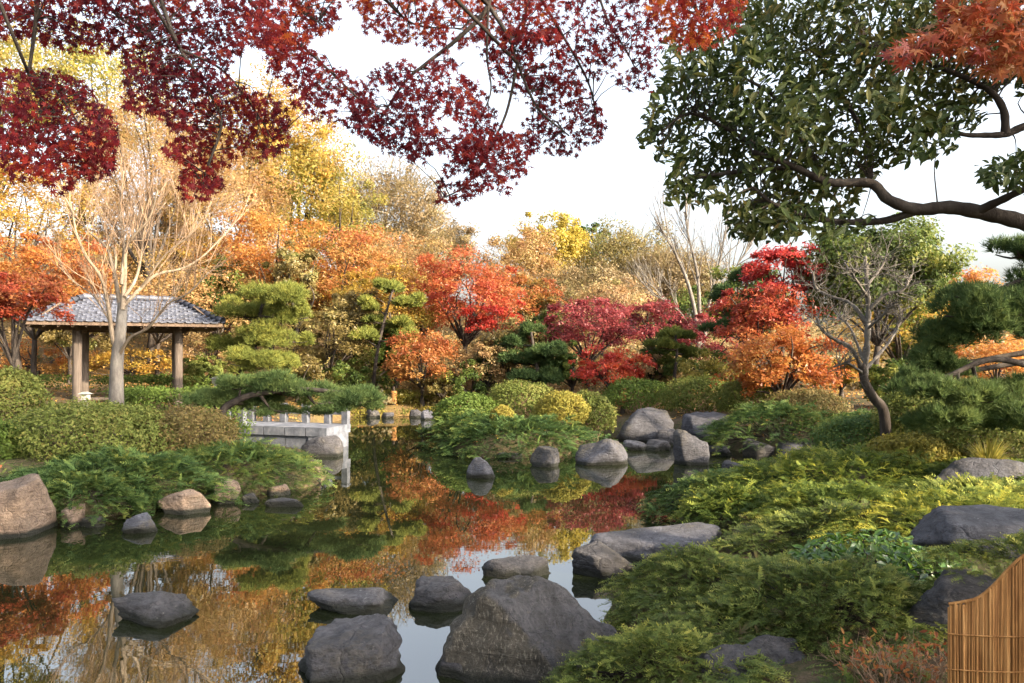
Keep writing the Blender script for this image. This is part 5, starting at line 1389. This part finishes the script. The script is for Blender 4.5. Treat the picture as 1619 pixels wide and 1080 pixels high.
def evergreen_branch():
    rng = np.random.default_rng(73)
    b = np.array([4.0, 4.3, zt1(4.0, 4.3)])
    t = thing('broadleaf_evergreen', 'dark broad leaved evergreen tree reaching in from the upper right', 'tree', b)
    polys = [([(1048, 82), (1130, 58), (1185, -40), (1700, -40), (1700, 150), (1619, 140), (1560, 165), (1500, 168), (1492, 250), (1400, 258), (1375, 290), (1345, 325), (1300, 350), (1238, 378), (1160, 370), (1142, 322), (1052, 318), (1062, 262), (1012, 222), (1030, 162), (1052, 122)], .034, -.50, 4.7, .45),
             ([(1048, 60), (1180, 20), (1500, -40), (1640, 60), (1480, 130), (1380, 230), (1250, 300), (1120, 290), (1060, 220)], .018, -.45, 5.6, .4),
             ([(1545, 265), (1590, 250), (1680, 235), (1680, 300), (1600, 302), (1560, 292)], .03, -.7, 4.3, .4),
             ([(1440, 200), (1530, 150), (1560, 190), (1510, 215), (1500, 245), (1450, 250)], .024, -.6, 4.5, .4),
             ([(1150, 330), (1240, 320), (1380, 345), (1330, 372), (1240, 384), (1160, 378)], .028, -.65, 4.4, .35)]
    C = []; T = []
    for poly, dens, gap, D0, t0 in polys:
        q = fill(rng, poly, dens, gap, .022, D0 * 3, 1.45)
        D = D0 + .55 * wob(np.stack([q[:, 0], q[:, 1], 0 * q[:, 0]], -1), .012, D0) + rng.normal(0, .25, len(q))
        c = np.stack([(q[:, 0] - 809.5) / F * D, D, H - (q[:, 1] - HOR) / F * D], -1); C.append(c)
        T.append(np.clip(t0 + .2 * wob(c, 1.6, 1.0) + rng.normal(0, .17, len(c)), 0, 1))
    C = np.concatenate(C); T = np.concatenate(T); n = len(C)
    dirn = nrm(np.array([-.35, -.25, -.30]) + .62 * rng.normal(size=(n, 3))); nn = nrm(np.array([0, -.5, .75]) + .5 * rng.normal(size=(n, 3)))
    R = frames_d(dirn, nn); S = rng.uniform(.052, .092, n)
    order = np.argsort(-S / C[:, 1]); m = np.zeros(n, bool); m[order[:300]] = True
    leaf_parts(t, T_OVAL, C[m], R[m], S[m], T[m], LM['glossy'])
    g = Geo(); scatter(g, T_OVAL, C[~m], R[~m], S[~m], T[~m])
    # the part of the crown above and to the right of the picture
    n2 = 5200
    d = rdirs(rng, n2); C2 = np.array([5.3, 4.2, 5.9]) + d * (.5 + .5 * rng.random(n2) ** .5)[:, None] * np.array([2.3, 2.4, 2.0])
    C2 = C2[(C2[:, 0] / np.maximum(C2[:, 1], .1) > .78) | ((H - C2[:, 2]) / np.maximum(C2[:, 1], .1) < -.56)]
    scatter(g, T_OVAL, C2, frames_n(rdirs(rng, len(C2)), rng.uniform(0, 6, len(C2))), rng.uniform(.10, .16, len(C2)), rng.random(len(C2)) * .8)
    part(g, 'leaves', LM['glossy'], t, kind='stuff')
    g = Geo(); tr = smooth_line([b - [0, 0, .2], [4.05, 4.3, 1.2], [3.85, 4.4, 2.6], [4.2, 4.4, 4.2], [4.9, 4.3, 6.0]], 6); tube(g, tr, np.linspace(.2, .08, len(tr)), 10); part(g, 'trunk', M_BARK, t, True)
    j = np.array([3.86, 4.4, 2.75])
    br = [(4.35, [j, (1680, 372), (1619, 352), (1560, 338), (1500, 328), (1450, 331), (1405, 316), (1376, 290), (1310, 288), (1255, 264), (1190, 240)], .056, .015),
          (4.35, [(1450, 333), (1390, 350, .1), (1300, 348, .1), (1230, 326, .1), (1190, 296, .1)], .026, .009), (4.35, [(1540, 336), (1580, 318, -.1), (1619, 300, -.2), (1680, 280, -.3)], .028, .014),
          (4.6, [np.array([4.1, 4.4, 3.9]), (1690, 178), (1619, 200), (1590, 212), (1556, 214), (1520, 212), (1480, 195)], .034, .009), (4.6, [(1590, 212), (1586, 172), (1560, 140), (1500, 112), (1440, 92), (1360, 70)], .026, .008),
          (4.7, [(1310, 288), (1260, 210, .2), (1220, 150, .3), (1150, 110, .3)], .02, .008), (4.7, [(1376, 290), (1370, 220, .4), (1330, 150, .5), (1290, 80, .6)], .022, .008), (4.6, [(1255, 264), (1180, 270), (1110, 280), (1070, 290)], .018, .007), (4.6, [(1255, 264), (1160, 210, .1), (1090, 180, .1), (1040, 215, .1)], .016, .006)]
    nodes = []
    for D, pts, r0, r1 in br:
        l = smooth_line(np.array([q if isinstance(q, np.ndarray) else P(q[0], q[1], D + (q[2] if len(q) > 2 else 0)) for q in pts]), 6)
        g = Geo(); tube(g, l, np.linspace(r0, r1, len(l)) * (1 + .06 * np.sin(np.arange(len(l)) * 1.9)), 9); part(g, 'branch', M_BARK, t, True); nodes.append(l)
    nodes = np.vstack(nodes); g = Geo()
    for i in rng.choice(n, min(n, 520), replace=False):
        e = C[i]; dn = np.linalg.norm(nodes - e, axis=1); k = rng.choice(np.argsort(dn)[:5]); s = nodes[k]
        if np.linalg.norm(e - s) > .38: continue
        l_ = smooth_line([s, (s + e) / 2 + rng.normal(0, .03, 3) + [0, 0, .03], e], 3); tube(g, l_, np.linspace(.006, .002, len(l_)), 3, cap=False)
    part(g, 'twigs', M_BARK, t, kind='stuff')
evergreen_branch()

# ------------------------------------------------------------------ tall trees beyond the right edge that shade the pond
def shade_tree(x, y, zc, r, rz, n, seed, label):
    rng = np.random.default_rng(seed)
    b = np.array([x, y, zt1(x, y)])
    t = thing('evergreen_tree', label, 'tree', b, 'tall evergreens beyond the right edge')
    c = np.array([x, y, zc]); rad = np.array([r, r, rz])
    g = Geo(); cc, d = crown(g, rng, c, rad, n, .17, 'round', .4, .3, -.9); part(g, 'crown', LM['evergreen'], t)
    gt = Geo(); limbs(gt, rng, b, c, rad, cc, .2, 12); part(gt, 'trunk', M_BARK, t, True)
for a in ((11.0, 7.5, 4.3, 2.3, 2.6, 1300, 1), (10.9, 2.2, 9.3, 2.4, 2.2, 8000, 2), (11.5, -4.0, 7.0, 3.1, 3.6, 12000, 3), (8.6, -1.2, 3.8, 2.2, 2.5, 9000, 4), (14.5, 11.5, 4.8, 2.2, 2.4, 5000, 5)):
    shade_tree(*a, 'tall evergreen tree beyond the right edge shading the pond')

# ------------------------------------------------------------------ fallen leaves
def litter():
    rng = np.random.default_rng(91); n = 26000
    x = rng.uniform(-20, 12, n); y = 8 + 30 * rng.random(n) ** .8
    z = zt(x, y); k = (z > .2) & (np.abs(x) < y * .8) & ((y > 19) | (rng.random(n) < .35))
    C = np.stack([x, y, z + .015], -1)[k]; N = len(C)
    g = Geo(); scatter(g, T_TRI, C, frames_n(nrm(np.array([0, 0, 1]) + .35 * rng.normal(size=(N, 3))), rng.uniform(0, 6.3, N)), rng.uniform(.05, .11, N), rng.random(N))
    solo(g, 'fallen_leaves', LM['litter'], (0, 0, 0), 'orange and yellow fallen leaves scattered on the banks', None, None, 'stuff')
litter()
